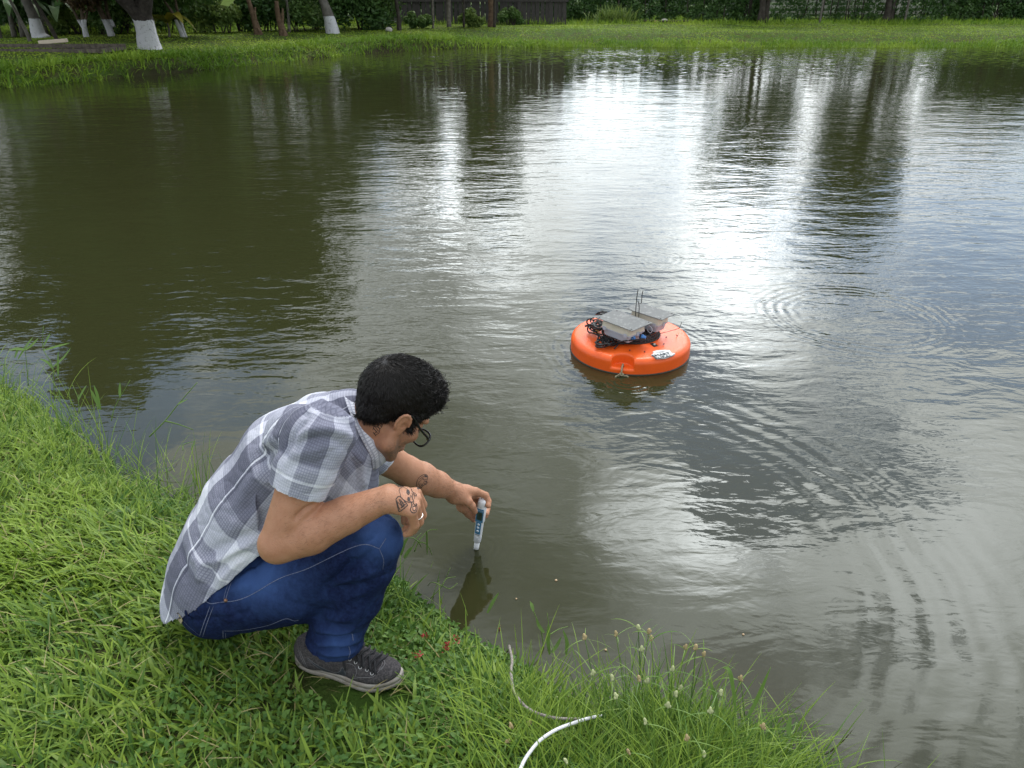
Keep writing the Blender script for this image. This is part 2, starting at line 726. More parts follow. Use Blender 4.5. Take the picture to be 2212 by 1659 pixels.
def ground_z(x, y):
    x, y = np.asarray(x, float).ravel(), np.asarray(y, float).ravel()
    d = shore_dist(x, y)
    P = np.stack([x, y, np.zeros_like(x)], 1)
    near = 1 - sstep(y, 6, 12)
    dn = d + .04 * vnoise(P * 4.0, 1) * near + .22 * vnoise(P * .9, 2) * (1 - near)
    zn = -.05 + .15 * sstep(dn, -.05, .30) + .06 * sstep(dn, .2, 1.3)
    steep = sstep(-x, -3, 5)
    zf = -.06 + (.40 + .06 * vnoise(P * .35, 3)) * (steep * sstep(dn, -.05, .55) + (1 - steep) * sstep(dn, -.1, 2.6)) \
        + .14 * sstep(d, .5, 9) + .05 * vnoise(P * .22, 4) * sstep(d, 1, 4)
    z = zn * near + zf * (1 - near)
    z += .012 * vnoise(P * 7, 5) * near * sstep(d, 0, .3)
    zi = -.05 + .6 * np.clip(d / 1.2, -1.2, 0)
    return np.where(d < 0, np.minimum(z, zi), z)


def gz(x, y):
    return float(ground_z([x], [y])[0])


def lines(*seg):
    out = []
    for a, b, s in seg:
        out.append(np.arange(a, b - 1e-6, s))
    out.append([seg[-1][1]])
    return np.concatenate(out)


gx = lines((-600, -60, 45), (-60, -20, 4), (-20, -3.2, .25), (-3.2, 1.6, .05), (1.6, 30, .3), (30, 60, 3), (60, 600, 45))
gy = lines((-600, -30, 57), (-30, 0, 3), (0, .6, .2), (.6, 4.2, .05), (4.2, 15, .4), (15, 34, .2), (34, 48, .5), (48, 60, 3), (60, 900, 60))
GX, GY = np.meshgrid(gx, gy, indexing='ij')
GZ = ground_z(GX, GY).reshape(GX.shape)
nx_, ny_ = GX.shape
ii = np.arange(nx_ * ny_).reshape(nx_, ny_)
GF = np.stack([ii[:-1, :-1], ii[1:, :-1], ii[1:, 1:], ii[:-1, 1:]], -1).reshape(-1, 4)
GV = np.stack([GX, GY, GZ], -1).reshape(-1, 3)
GD = shore_dist(GX, GY)
soil = mat("soil_and_turf", (.050, .095, .016), rough=.95, spec=.1, noise=(3.0, (.055, .042, .022), .8, .42, .62), bump=(40, .02, 5),
           attr=('wet', (.022, .018, .010)))
wet = (1 - sstep(GD, .02, .28)) * .9
ground = mob("ground", np_mesh("ground", GV, GF, soil, True, {'wet': wet}))
tag(ground, "grassy earth of the banks sloping down to the pond", kind='structure')

# ------------------------------------------------------------------ pond water
wm = bpy.data.materials.new("pond_water")
wm.use_nodes = True
nt = wm.node_tree
N_, L_ = nt.nodes, nt.links
pb = N_['Principled BSDF']
pb.inputs['Base Color'].default_value = (.026, .028, .0105, 1)
pb.inputs['Roughness'].default_value = .02
pb.inputs['IOR'].default_value = 1.333
geo = N_.new('ShaderNodeNewGeometry')
sepw = N_.new('ShaderNodeSeparateXYZ')
L_.new(geo.outputs['Position'], sepw.inputs[0])


def nm(op, a, b=None, c=None, clamp=False):
    n = N_.new('ShaderNodeMath')
    n.operation = op
    n.use_clamp = clamp
    for i, v in enumerate((a, b, c)):
        if v is None:
            continue
        if isinstance(v, (int, float)):
            n.inputs[i].default_value = v
        else:
            L_.new(v, n.inputs[i])
    return n.outputs[0]


def nmap(v, a, b, c, d):
    n = N_.new('ShaderNodeMapRange')
    n.interpolation_type = 'SMOOTHSTEP'
    L_.new(v, n.inputs['Value'])
    for k, q in zip(('From Min', 'From Max', 'To Min', 'To Max'), (a, b, c, d)):
        n.inputs[k].default_value = q
    return n.outputs['Result']


def wav(scale, rot, stretch, detail, col=False, rough=.5, dist=0.0):
    mp = N_.new('ShaderNodeMapping')
    mp.inputs['Rotation'].default_value = (0, 0, R(rot))
    mp.inputs['Scale'].default_value = (scale / stretch, scale, scale)
    L_.new(geo.outputs['Position'], mp.inputs['Vector'])
    tx = N_.new('ShaderNodeTexNoise')
    tx.inputs['Scale'].default_value = 1.0
    tx.inputs['Detail'].default_value = detail
    tx.inputs['Roughness'].default_value = rough
    tx.inputs['Distortion'].default_value = dist
    L_.new(mp.outputs[0], tx.inputs['Vector'])
    return tx.outputs['Color'] if col else tx.outputs['Fac']


# open water: wind ripples given directly as slopes, stronger away from the sheltered near bank
chop = nmap(sepw.outputs[1], 7.0, 26.0, 0.0, 1.0)
patch = nmap(wav(.25, 20, 2.0, 3), .35, .65, .55, 1.25)
vs = N_.new('ShaderNodeVectorMath')
vs.operation = 'SUBTRACT'
L_.new(wav(9.0, 8, 1.9, 4, True, .62), vs.inputs[0])
vs.inputs[1].default_value = (.5, .5, .5)
sl = N_.new('ShaderNodeSeparateXYZ')
L_.new(vs.outputs[0], sl.inputs[0])
amp = nm('MULTIPLY', nm('MULTIPLY', chop, patch), nmap(sepw.outputs[1], 17.0, 31.0, .17, .42))
cn = N_.new('ShaderNodeCombineXYZ')
L_.new(nm('MULTIPLY', sl.outputs[0], nm('MULTIPLY', amp, .9)), cn.inputs[0])
L_.new(nm('MULTIPLY', sl.outputs[1], amp), cn.inputs[1])
cn.inputs[2].default_value = 1.0
nrm = N_.new('ShaderNodeVectorMath')
nrm.operation = 'NORMALIZE'
L_.new(cn.outputs[0], nrm.inputs[0])
# near water: long low ripples, a broken cross ripple, and rings
near_amp = nmap(sepw.outputs[1], 1.6, 4.5, .35, 1.0)
fade = nmap(sepw.outputs[1], 9.0, 22.0, 1.0, 0.25)
shelter = nmap(nm('MULTIPLY_ADD', sepw.outputs[0], .75, sepw.outputs[1]), 1.75, 3.2, .40, 1.0)
r1 = nm('MULTIPLY', nm('SUBTRACT', wav(8.5, -14, 2.4, 3.0, dist=.4), .5), .0066)
r2 = nm('MULTIPLY', nm('SUBTRACT', wav(24.0, 12, 1.7, 3.0, dist=.5), .5), .0014)
r3 = nm('MULTIPLY', nm('SUBTRACT', wav(1.7, 10, 2.0, 1.0), .5), .014)
h = nm('MULTIPLY', nm('ADD', nm('ADD', r1, r2), r3), nm('MULTIPLY', near_amp, nm('MULTIPLY', fade, shelter)))


def ring(cx, cy, lam, r0, wd, a, ang=None):
    """ripple rings round a centre, strongest at radius r0"""
    dx, dy = nm('SUBTRACT', sepw.outputs[0], cx), nm('SUBTRACT', sepw.outputs[1], cy)
    rr = nm('SQRT', nm('ADD', nm('MULTIPLY', dx, dx), nm('MULTIPLY', dy, dy)))
    wob = nm('MULTIPLY_ADD', nm('SUBTRACT', wav(3.0, 30, 1.0, 2.0), .5), .10, rr)
    s = nm('SINE', nm('MULTIPLY', wob, 2 * math.pi / lam))
    e = nm('EXPONENT', nm('MULTIPLY', nm('POWER', nm('DIVIDE', nm('SUBTRACT', rr, r0), wd), 2), -1.0))
    out = nm('MULTIPLY', nm('MULTIPLY', s, e), a)
    if ang:
        # only the sector where the rings still run
        az = nm('ARCTAN2', dy, dx)
        out = nm('MULTIPLY', out, nm('EXPONENT', nm('MULTIPLY', nm('POWER', nm('DIVIDE', nm('SUBTRACT', az, ang[0]), ang[1]), 2), -1.0)))
    return out


for q in (ring(.12, 2.25, .105, 1.30, .26, .00065, (.10, 1.2)),
          ring(2.15, 4.45, 1.0 * .06, .50, .13, .0006), ring(1.12, 5.6, .05, .12, .10, .00028), ring(.665, 3.96, .055, .45, .10, .0002),
          ring(-.13, 2.21, .03, .06, .05, .00005), ring(.60, 3.56, .03, .08, .06, .0005)):
    h = nm('ADD', h, q)
bp = N_.new('ShaderNodeBump')
bp.inputs['Distance'].default_value = 1.0
bp.inputs['Strength'].default_value = 1.0
L_.new(h, bp.inputs['Height'])
L_.new(nrm.outputs[0], bp.inputs['Normal'])
L_.new(bp.outputs[0], pb.inputs['Normal'])
water = mob("water", np_mesh("water", [(-18, -9, 0), (46, -9, 0), (46, 34, 0), (-18, 34, 0)], [(0, 1, 2, 3)], wm, False))
tag(water, "rippled murky green pond water reflecting cloud and trees", kind='structure')

# ------------------------------------------------------------------ blades
def blades(X, Y, Z, ht, wd, az, lean, curve, seg=4, tint=None, rg=None, fold=.25):
    """curved tapered blades as one mesh (arrays per blade)"""
    n = len(X)
    s = np.linspace(0, 1, seg + 1)
    dirx, diry = np.cos(az), np.sin(az)
    ang = lean[:, None] + curve[:, None] * s[None]                 # angle from vertical along the blade
    step = ht[:, None] / seg
    hx = np.concatenate([np.zeros((n, 1)), np.cumsum(np.sin(ang[:, :-1]) * step, 1)], 1)
    hz = np.concatenate([np.zeros((n, 1)), np.cumsum(np.cos(ang[:, :-1]) * step, 1)], 1)
    cx = X[:, None] + dirx[:, None] * hx
    cy = Y[:, None] + diry[:, None] * hx
    cz = Z[:, None] + hz
    w = wd[:, None] * (np.clip(1.15 - s, 0, 1) ** .6 * np.clip(.45 + 2.5 * s, 0, 1))[None] * .5
    w[:, -1] = wd * .04
    tw = (rg.random(n) - .5) * 1.2
    sx, sy, sz = -diry * np.cos(tw), dirx * np.cos(tw), np.sin(tw)
    V = np.empty((n, seg + 1, 2, 3), np.float32)
    for k, sg in ((0, -1), (1, 1)):
        V[:, :, k, 0] = cx + sg * sx[:, None] * w
        V[:, :, k, 1] = cy + sg * sy[:, None] * w
        V[:, :, k, 2] = cz + sg * sz[:, None] * w
    base = np.arange(n)[:, None] * (2 * (seg + 1))
    k = np.arange(seg)[None] * 2
    F = np.stack([base + k, base + k + 1, base + k + 3, base + k + 2], -1).reshape(-1, 4)
    t = np.repeat((tint if tint is not None else rg.random(n))[:, None], 2 * (seg + 1), 1).ravel()
    return V.reshape(-1, 3), F, t


def join(parts):
    V, F, T, n = [], [], [], 0
    for v, f, t in parts:
        V.append(v)
        F.append(f + n)
        T.append(t)
        n += len(v)
    return np.concatenate(V), np.concatenate(F), np.concatenate(T)


grass_m = mat("grass_blade", (.052, .128, .016), rough=.45, spec=.28, trans=.32, attr=('tint', (.245, .355, .045)))
grass_dry = mat("dry_blade", (.30, .25, .10), rough=.7, spec=.2, trans=.2, attr=('tint', (.42, .38, .2)))
grass_far = mat("lawn_blade", (.12, .225, .022), rough=.6, spec=.2, trans=.35, attr=('tint', (.33, .44, .05)))

NEARG = []
rg = np.random.default_rng(11)


def scatter(n, x0, x1, y0, y1, rg, test):
    x, y = rg.uniform(x0, x1, n), rg.uniform(y0, y1, n)
    k = test(x, y)
    return x[k], y[k]


def in_view(x, y, m=.25):
    # the ground that the picture takes in, with a margin for a step to the side
    return (np.abs(x) < (.70 * (y * .891 + .75) + m + .35)) & (y > .75)


def near_bank(dmin):
    return lambda x, y: (shore_dist(x, y) > dmin) & in_view(x, y) & (y < 6)


FOOT = [(-.43, 1.475, .19, .075)]


def off_shoe(x, y):
    k = np.ones(len(x), bool)
    for cx, cy, a, b in FOOT:
        u, v = (x - cx) * .95 - (y - cy) * .31, (x - cx) * .31 + (y - cy) * .95
        k &= (u / a) ** 2 + (v / b) ** 2 > 1
    return k


def near_patch(n, dmin, h, w, lean, curve, tint, seg=4, rg=rg, x0=-4.2, x1=1.3, y0=.75, y1=5.2, extra=None):
    x, y = scatter(n, x0, x1, y0, y1, rg, near_bank(dmin))
    if extra is not None:
        k = extra(x, y)
        x, y = x[k], y[k]
    k = off_shoe(x, y)
    x, y = x[k], y[k]
    P = np.stack([x, y, 0 * x], 1)
    m = len(x)
    cl = vnoise(P * 5, 21)
    ht = rg.uniform(*h, m) * (1 + .35 * cl)
    az = rg.uniform(0, 2 * math.pi, m) * .55 + vnoise(P * 1.6, 22) * 3.0 + 1.0
    t = np.clip(tint[0] + tint[1] * vnoise(P * 3, 23) + tint[2] * (rg.random(m) - .5), 0, 1)
    z = ground_z(x, y) - .004
    NEARG.append(blades(x, y, z, ht, rg.uniform(*w, m), az, rg.uniform(*lean, m), rg.uniform(*curve, m), seg, t, rg))


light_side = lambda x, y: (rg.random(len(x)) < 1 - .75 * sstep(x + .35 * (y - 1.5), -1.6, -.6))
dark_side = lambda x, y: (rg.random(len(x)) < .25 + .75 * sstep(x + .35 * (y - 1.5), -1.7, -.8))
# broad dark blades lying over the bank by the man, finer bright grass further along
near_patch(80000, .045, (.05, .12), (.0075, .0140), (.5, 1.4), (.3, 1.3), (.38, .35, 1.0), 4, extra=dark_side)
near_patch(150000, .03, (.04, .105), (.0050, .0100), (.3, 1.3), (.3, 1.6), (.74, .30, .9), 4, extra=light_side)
near_patch(60000, .02, (.025, .06), (.004, .008), (.5, 1.3), (.2, 1.0), (.05, .2, .3), 3)
near_patch(9000, .0, (.10, .19), (.0025, .0050), (.05, .7), (.2, 1.5), (.5, .3, .8), 5)
# the ragged fringe at the water's edge
fr = lambda x, y: shore_dist(x, y) < .16
near_patch(17000, -.05, (.05, .15), (.003, .0075), (.1, 1.2), (.2, 1.8), (.42, .4, .8), 5, extra=fr)
# the sedge tussock in front
tus = lambda x, y: rg.random(len(x)) < np.exp(-(((x - .42) / .30) ** 2 + ((y - 1.27) / .16) ** 2)) * .95
near_patch(62000, -.04, (.06, .17), (.0030, .0062), (.1, 1.0), (.3, 1.8), (.5, .4, 1.1), 5, x0=-.2, x1=1.0, y0=.85, y1=1.6, extra=tus)
near_patch(5200, -.06, (.18, .30), (.0026, .0048), (.0, .7), (.4, 1.9), (.6, .3, .8), 7, x0=-.1, x1=1.0, y0=.85, y1=1.6, extra=tus)
near_patch(5200, -.08, (.14, .34), (.0022, .0048), (.0, .9), (.2, 1.6), (.55, .3, 1.0), 7, x0=-4.2, x1=-.7, y0=2.2, y1=5.2, extra=lambda x, y: shore_dist(x, y) < .22)
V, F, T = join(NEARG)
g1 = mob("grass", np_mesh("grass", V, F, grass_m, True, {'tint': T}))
tag(g1, "thick green grass covering the near bank down to the water", "grass", kind='stuff')

# dry blades and straw among the green
x, y = scatter(5200, -4, 1.2, .8, 5, rg, near_bank(.03))
m = len(x)
V, F, T = blades(x, y, ground_z(x, y) + .02, rg.uniform(.04, .11, m), rg.uniform(.0018, .004, m), rg.uniform(0, 6.28, m),
                 rg.uniform(.7, 1.5, m), rg.uniform(-.3, .8, m), 3, rg.random(m), rg)
g2 = mob("dry_grass", np_mesh("dry_grass", V, F, grass_dry, True, {'tint': T}))
tag(g2, "dry straw coloured blades scattered among the near grass", "dry grass", kind='stuff')

# low creeping leaves at the water's edge
def leaf_quads(C, Nn, L, W, rg, tint=None):
    """small pointed leaves (two quads folded along the midrib) at C facing Nn"""
    n = len(C)
    A = rg.normal(size=(n, 3))
    A -= Nn * (A * Nn).sum(1)[:, None]
    A /= np.linalg.norm(A, axis=1)[:, None] + 1e-9
    B = np.cross(Nn, A)
    L, W = np.broadcast_to(L, (n,))[:, None], np.broadcast_to(W, (n,))[:, None]
    p0 = C - A * L * .5
    p1 = C + A * L * .5 - Nn * L * .12
    m0 = C + A * L * .05 + Nn * 0
    s0, s1 = C + B * W * .5 + Nn * W * .18, C - B * W * .5 + Nn * W * .18
    V = np.stack([p0, s0, p1, s1, m0], 1).reshape(-1, 3)
    b = np.arange(n)[:, None] * 5
    F = np.stack([b + 0, b + 4, b + 1, b + 1, b + 4, b + 2, b + 2, b + 4, b + 3, b + 3, b + 4, b + 0], -1).reshape(-1, 3)
    t = np.repeat(tint if tint is not None else rg.random(n), 5)
    return V, F, t


x, y = scatter(52000, -.9, .5, 1.15, 2.6, rg, near_bank(-.02))
k = (rg.random(len(x)) < .15 + .85 * np.exp(-(shore_dist(x, y) / .30) ** 2)) & off_shoe(x, y)
x, y = x[k], y[k]
m = len(x)
C = np.stack([x, y, ground_z(x, y) + rg.uniform(.01, .055, m)], 1)
Nn = rg.normal(size=(m, 3)) * .45 + np.array([0, -.2, 1])
Nn /= np.linalg.norm(Nn, axis=1)[:, None]
V, F, T = leaf_quads(C, Nn, rg.uniform(.012, .030, m), rg.uniform(.008, .016, m), rg)
creep_m = mat("creeper_leaf", (.055, .135, .022), rough=.5, spec=.3, trans=.25, attr=('tint', (.12, .22, .035)))
g3 = mob("ground_cover", np_mesh("ground_cover", V, F, creep_m, True, {'tint': T}))
tag(g3, "small leaved creeping weeds at the water's edge", "ground cover", kind='stuff')

# ------------------------------------------------------------------ far bank turf
FARG = []
rf = np.random.default_rng(5)


def far_patch(n, x0, x1, y0, y1, d0, d1, h, w, tint, lean=(0., .8)):
    x, y = rf.uniform(x0, x1, n), rf.uniform(y0, y1, n)
    d = shore_dist(x, y)
    k = (d > d0) & (d < d1) & (np.abs(x) < .78 * (y * .891) + 6) & (y > 10)
    x, y, d = x[k], y[k], d[k]
    m = len(x)
    P = np.stack([x, y, 0 * x], 1)
    t = np.clip(tint[0] + tint[1] * vnoise(P * .5, 31) + .25 * vnoise(P * 2.1, 32) + tint[2] * (rf.random(m) - .5), 0, 1)
    FARG.append(blades(x, y, ground_z(x, y) - .01, rf.uniform(*h, m) * (1 + .3 * vnoise(P * 1.1, 33)), rf.uniform(*w, m), rf.uniform(0, 6.28, m),
                       rf.uniform(*lean, m), rf.uniform(.2, 1.2, m), 2, t, rf))


far_patch(520000, -26, 34, 14, 42, .25, 14, (.03, .075), (.03, .055), (.55, .3, .4), (.7, 1.45))
far_patch(380000, -19, 34, 13, 34, -.05, 1.1, (.10, .30), (.02, .045), (.12, .3, .5), (.2, 1.3))
far_patch(60000, -22, 30, 30, 46, 8, 16, (.08, .30), (.02, .05), (.35, .3, .6))
V, F, T = join(FARG)
g4 = mob("grass", np_mesh("far_grass", V, F, grass_far, True, {'tint': T}))
tag(g4, "mown green turf of the far bank beyond the water", "grass", kind='stuff')
# ================================================================== TREES AND BACKGROUND
rt = np.random.default_rng(42)
leaf_dark = mat("leaf_dark", (0.034, 0.085, 0.020), rough=.5, spec=.35, trans=.25, attr=('tint', (0.085, 0.162, 0.034)))
leaf_mid = mat("leaf_mid", (0.056, 0.128, 0.029), rough=.5, spec=.35, trans=.25, attr=('tint', (0.136, 0.216, 0.045)))
leaf_pale = mat("leaf_pale", (0.098, 0.169, 0.039), rough=.55, spec=.3, trans=.3, attr=('tint', (0.208, 0.273, 0.058)))
leaf_banana = mat("banana_leaf", (.060, .140, .045), rough=.4, spec=.4, trans=.3, attr=('tint', (.15, .24, .10)))
leaf_yellow = mat("yellow_leaf", (.34, .28, .03), rough=.5, spec=.3, trans=.3, attr=('tint', (.12, .17, .03)))
leaf_bronze = mat("bronze_leaf", (.10, .055, .030), rough=.5, spec=.3, trans=.2, attr=('tint', (.05, .08, .02)))
bark_dark = mat("dark_bark", (.040, .034, .028), rough=.9, spec=.15, noise=(6, (.10, .09, .075), .7, .45, .7), bump=(18, .03, 6))
bark_brown = mat("brown_bark", (.10, .065, .042), rough=.9, spec=.15, noise=(9, (.22, .15, .10), .8, .4, .7), bump=(25, .02, 6))
bark_grey = mat("grey_bark", (.16, .15, .13), rough=.9, spec=.15, noise=(8, (.07, .06, .05), .8, .4, .65), bump=(22, .02, 6))


def limed(name, bark, other, top, ragged=.06):
    """bark with a limewashed foot up to a ragged line 'top' metres above the thing's base"""
    m = mat(name, bark, rough=.9, spec=.15, noise=(7, other, .7, .42, .68), bump=(24, .02, 6))
    n, l = m.node_tree.nodes, m.node_tree.links
    p = n['Principled BSDF']
    src = p.inputs['Base Color'].links[0].from_socket
    at = n.new('ShaderNodeAttribute')
    at.attribute_name = 'height'
    tc = n.new('ShaderNodeTexCoord')
    tx = n.new('ShaderNodeTexNoise')
    tx.inputs['Scale'].default_value = 5
    tx.inputs['Detail'].default_value = 4
    l.new(tc.outputs['Object'], tx.inputs['Vector'])
    a = n.new('ShaderNodeMath')
    a.operation = 'MULTIPLY_ADD'
    l.new(tx.outputs['Fac'], a.inputs[0])
    a.inputs[1].default_value = ragged * 4
    l.new(at.outputs['Fac'], a.inputs[2])
    mr = n.new('ShaderNodeMapRange')
    mr.inputs['From Min'].default_value = top + ragged * 2 - .01
    mr.inputs['From Max'].default_value = top + ragged * 2 + .01
    mr.inputs['To Min'].default_value = 1
    mr.inputs['To Max'].default_value = 0
    l.new(a.outputs[0], mr.inputs['Value'])
    t2 = n.new('ShaderNodeTexNoise')
    t2.inputs['Scale'].default_value = 15
    t2.inputs['Detail'].default_value = 6
    t2.inputs['Roughness'].default_value = .7
    l.new(tc.outputs['Object'], t2.inputs['Vector'])
    wr = n.new('ShaderNodeMapRange')       # worn flakes
    wr.inputs['From Min'].default_value = .30
    wr.inputs['From Max'].default_value = .44
    l.new(t2.outputs['Fac'], wr.inputs['Value'])
    mu = n.new('ShaderNodeMath')
    mu.operation = 'MULTIPLY'
    l.new(mr.outputs[0], mu.inputs[0])
    l.new(wr.outputs[0], mu.inputs[1])
    mx = n.new('ShaderNodeMix')
    mx.data_type = 'RGBA'
    l.new(src, mx.inputs['A'])
    mx.inputs['B'].default_value = (.50, .50, .525, 1)
    l.new(mu.outputs[0], mx.inputs['Factor'])
    l.new(mx.outputs['Result'], p.inputs['Base Color'])
    return m


lime_big = limed("limewashed_dark_bark", (.035, .030, .026), (.085, .075, .065), .78, .07)
lime_tall = limed("limewashed_grey_bark", (.14, .13, .115), (.06, .055, .05), .62, .02)
lime_low = limed("limewashed_brown_bark", (.075, .055, .040), (.16, .12, .09), .55, .02)


def trunk_mesh(name, stems, material, base, n=10, rough=.10):
    """stems: list of (points relative to the base, radii); knobbly tubes with height kept for the limewash"""
    V, F, H, off = [], [], [], 0
    for pts, rad in stems:
        m = max(8, 4 * len(pts))
        P = spline(pts, m)
        r = np.interp(np.linspace(0, 1, m), np.linspace(0, 1, len(rad)), rad)
        v, f = tube_vf(P, r, n)
        c = np.repeat(P, n, 0)
        d = v - c
        v = c + d * (1 + rough * vnoise(v * 3.1 + off, 7) + rough * .6 * vnoise(v * 9 + off, 8))[:, None]
        V.append(v)
        F += [[i + off for i in q] for q in f]
        off += len(v)
    V = np.concatenate(V)
    return np_mesh(name, V + np.array(base), F, material, True, {'height': V[:, 2].copy()})


def crown_mesh(name, clumps, n, L, W, material, seed):
    """leaves spread through the volume of several clumps: (centre, radii, share, tint)"""
    g = np.random.default_rng(seed)
    C, Nn, T = [], [], []
    tot = sum(c[2] for c in clumps)
    for c, r, sh, ti in clumps:
        k = max(3, int(n * sh / tot))
        d = g.normal(size=(k, 3))
        d /= np.linalg.norm(d, axis=1)[:, None]
        rad = g.random(k) ** .45
        p = np.array(c) + d * rad[:, None] * np.array(r)
        p += .25 * np.array(r).mean() * np.stack([vnoise(p * 1.3, s) for s in (1, 2, 3)], 1)
        C.append(p)
        q = d * .6 + g.normal(size=(k, 3)) * .6 + np.array([0, 0, .35])
        Nn.append(q / np.linalg.norm(q, axis=1)[:, None])
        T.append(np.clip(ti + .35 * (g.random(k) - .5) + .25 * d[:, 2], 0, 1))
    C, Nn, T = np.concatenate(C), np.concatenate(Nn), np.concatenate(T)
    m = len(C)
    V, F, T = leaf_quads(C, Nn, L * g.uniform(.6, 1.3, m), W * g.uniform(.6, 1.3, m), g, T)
    return np_mesh(name, V, F, material, True, {'tint': T})


def clumps_in(c, r, k, size, g, flat=.7, tint=.4, shell=.55):
    out = []
    for _ in range(k):
        d = g.normal(size=3)
        d /= np.linalg.norm(d)
        p = np.array(c) + d * np.array(r) * g.uniform(shell, 1.0)
        s = size * g.uniform(.6, 1.35)
        out.append((p, (s, s, s * flat), s ** 2, tint + .3 * (g.random() - .5)))
    return out


def tree(name, x, y, label, stems, bark, clumps, n, L, W, leafm, seed, cat='tree', group=None, crown='crown'):
    b = np.array([x, y, gz(x, y) - .03])
    root = empty(name, b, 0, label, cat, group)
    mob('trunk', trunk_mesh('trunk', stems, bark, b), root)
    if clumps:
        cl = [(np.array(c) + b, r, s, t) for c, r, s, t in clumps]
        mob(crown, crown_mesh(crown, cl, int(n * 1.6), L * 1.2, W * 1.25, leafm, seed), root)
    return root


def base(dx, dy, z=.46):
    """ground point seen at a measured place of the far bank (refined against the terrain)"""
    for _ in range(6):
        p = atZ(dx, dy, z)
        z = gz(p[0], p[1])
    return p[0], p[1]


# --- the big limewashed tree on the left bank
g = np.random.default_rng(3)
x, y = base(325, 106)
cl = clumps_in((-.8, -.7, 5.7), (5.6, 4.0, 3.5), 72, 1.3, g, shell=.3) + clumps_in((-.2, -1.6, 3.4), (5.4, 2.4, 1.2), 26, .9, g)
cl = [q for q in cl if not (abs(q[0][0] - .15) < 1.0 and q[0][2] < 4.6)]
tree('mango_tree', x, y, 'big dark tree with thick limewashed trunk at the edge of the left bank',
     [([(0, 0, -.05), (0, 0, .1), (-.03, 0, .5), (-.06, .02, .85), (-.08, .05, 1.1)], [.40, .31, .27, .285, .22]),
      ([(-.05, .0, .62), (-.32, -.05, 1.15), (-.95, -.15, 1.75), (-2.1, -.3, 2.7), (-3.0, -.3, 3.8)], [.19, .19, .16, .12, .06]),
      ([(-.05, .0, .60), (.12, .0, 1.2), (.40, .1, 2.1), (1.3, .2, 3.6), (2.3, .3, 4.8)], [.20, .19, .15, .11, .05]),
      ([(-.08, .03, .8), (-.14, .25, 1.5), (-.1, .9, 2.8), (.1, 1.8, 4.4)], [.20, .17, .13, .06]),
      ([(-.1, .0, .8), (-.38, -.2, 1.5), (-.6, -.9, 2.6), (-.5, -2.2, 3.6)], [.14, .12, .09, .04]),
      ([(-.20, .06, -.05), (-.21, .05, .45), (-.22, .03, .8), (-.42, -.02, 1.25)], [.15, .13, .12, .07])],
     lime_big, cl, 52000, .42, .17, leaf_dark, 1)

# --- trees of the left lawn
x, y = base(84, 82)
cl = clumps_in((-.6, 0, 5.4), (1.6, 1.6, 1.3), 10, .7, g)
tree('tree', x, y, 'tall grey trunk with a flared limewashed foot among the banana plants',
     [([(.1, 0, -.05), (.02, 0, .15), (0, 0, .6), (-.12, 0, 1.2), (-.4, 0, 2.4), (-.6, 0, 4.2)], [.30, .22, .175, .15, .13, .07])],
     lime_tall, cl, 6000, .30, .11, leaf_dark, 2)
x, y = base(187, 80)
cl = clumps_in((0, 0, 2.1), (1.3, 1.2, .9), 16, .55, g, tint=.3)
tree('small_tree', x, y, 'small bushy tree with a thin forked limewashed foot on the left lawn',
     [([(0, 0, -.05), (0, 0, .3), (.05, 0, .8), (.3, 0, 1.6)], [.10, .075, .06, .03]), ([(0, 0, .22), (-.12, 0, .5), (-.28, 0, 1.0), (-.6, 0, 1.8)], [.06, .05, .04, .02]),
      ([(0, 0, .25), (.12, 0, .6), (.4, .1, 1.2)], [.045, .04, .02])],
     lime_low, cl, 5000, .16, .07, leaf_bronze, 3)
x, y = base(237, 78)
cl = clumps_in((-.2, .2, 3.2), (1.5, 1.5, 1.2), 16, .75, g)
tree('tree', x, y, 'slim leaning limewashed trunk left of the big dark tree',
     [([(.08, 0, -.05), (0, 0, .4), (-.2, 0, 1.1), (-.35, .1, 2.6)], [.12, .10, .085, .05]), ([(.15, .1, .3), (.05, .1, .8), (.1, .2, 1.6)], [.07, .06, .03])],
     lime_low, cl, 5000, .26, .10, leaf_dark, 4)
x, y = base(397, 81)
cl = clumps_in((-.4, 0, 2.0), (1.9, 1.5, 1.0), 22, .60, g, tint=.45)
tree('small_tree', x, y, 'small spreading tree with a limewashed forked stem right of the yellow shrub',
     [([(0, 0, -.05), (-.12, 0, .4), (-.35, 0, 1.0), (-.9, 0, 1.8)], [.075, .06, .045, .02]), ([(.06, .05, -.05), (-.02, .05, .45), (-.1, .1, 1.2), (.1, .1, 2.0)], [.06, .05, .04, .02])],
     lime_low, cl, 7000, .18, .07, leaf_mid, 5)
x, y = base(717, 75)
cl = clumps_in((-.9, .5, 3.6), (1.4, 1.5, 1.1), 10, .65, g)
tree('tree', x, y, 'leaning trunk with ragged limewashed foot beside the plank fence',
     [([(.05, 0, -.05), (0, 0, .35), (-.12, 0, .8), (-.35, .1, 1.5), (-.9, .3, 3.0)], [.27, .22, .19, .14, .07])],
     lime_tall, cl, 2600, .26, .10, leaf_dark, 6)
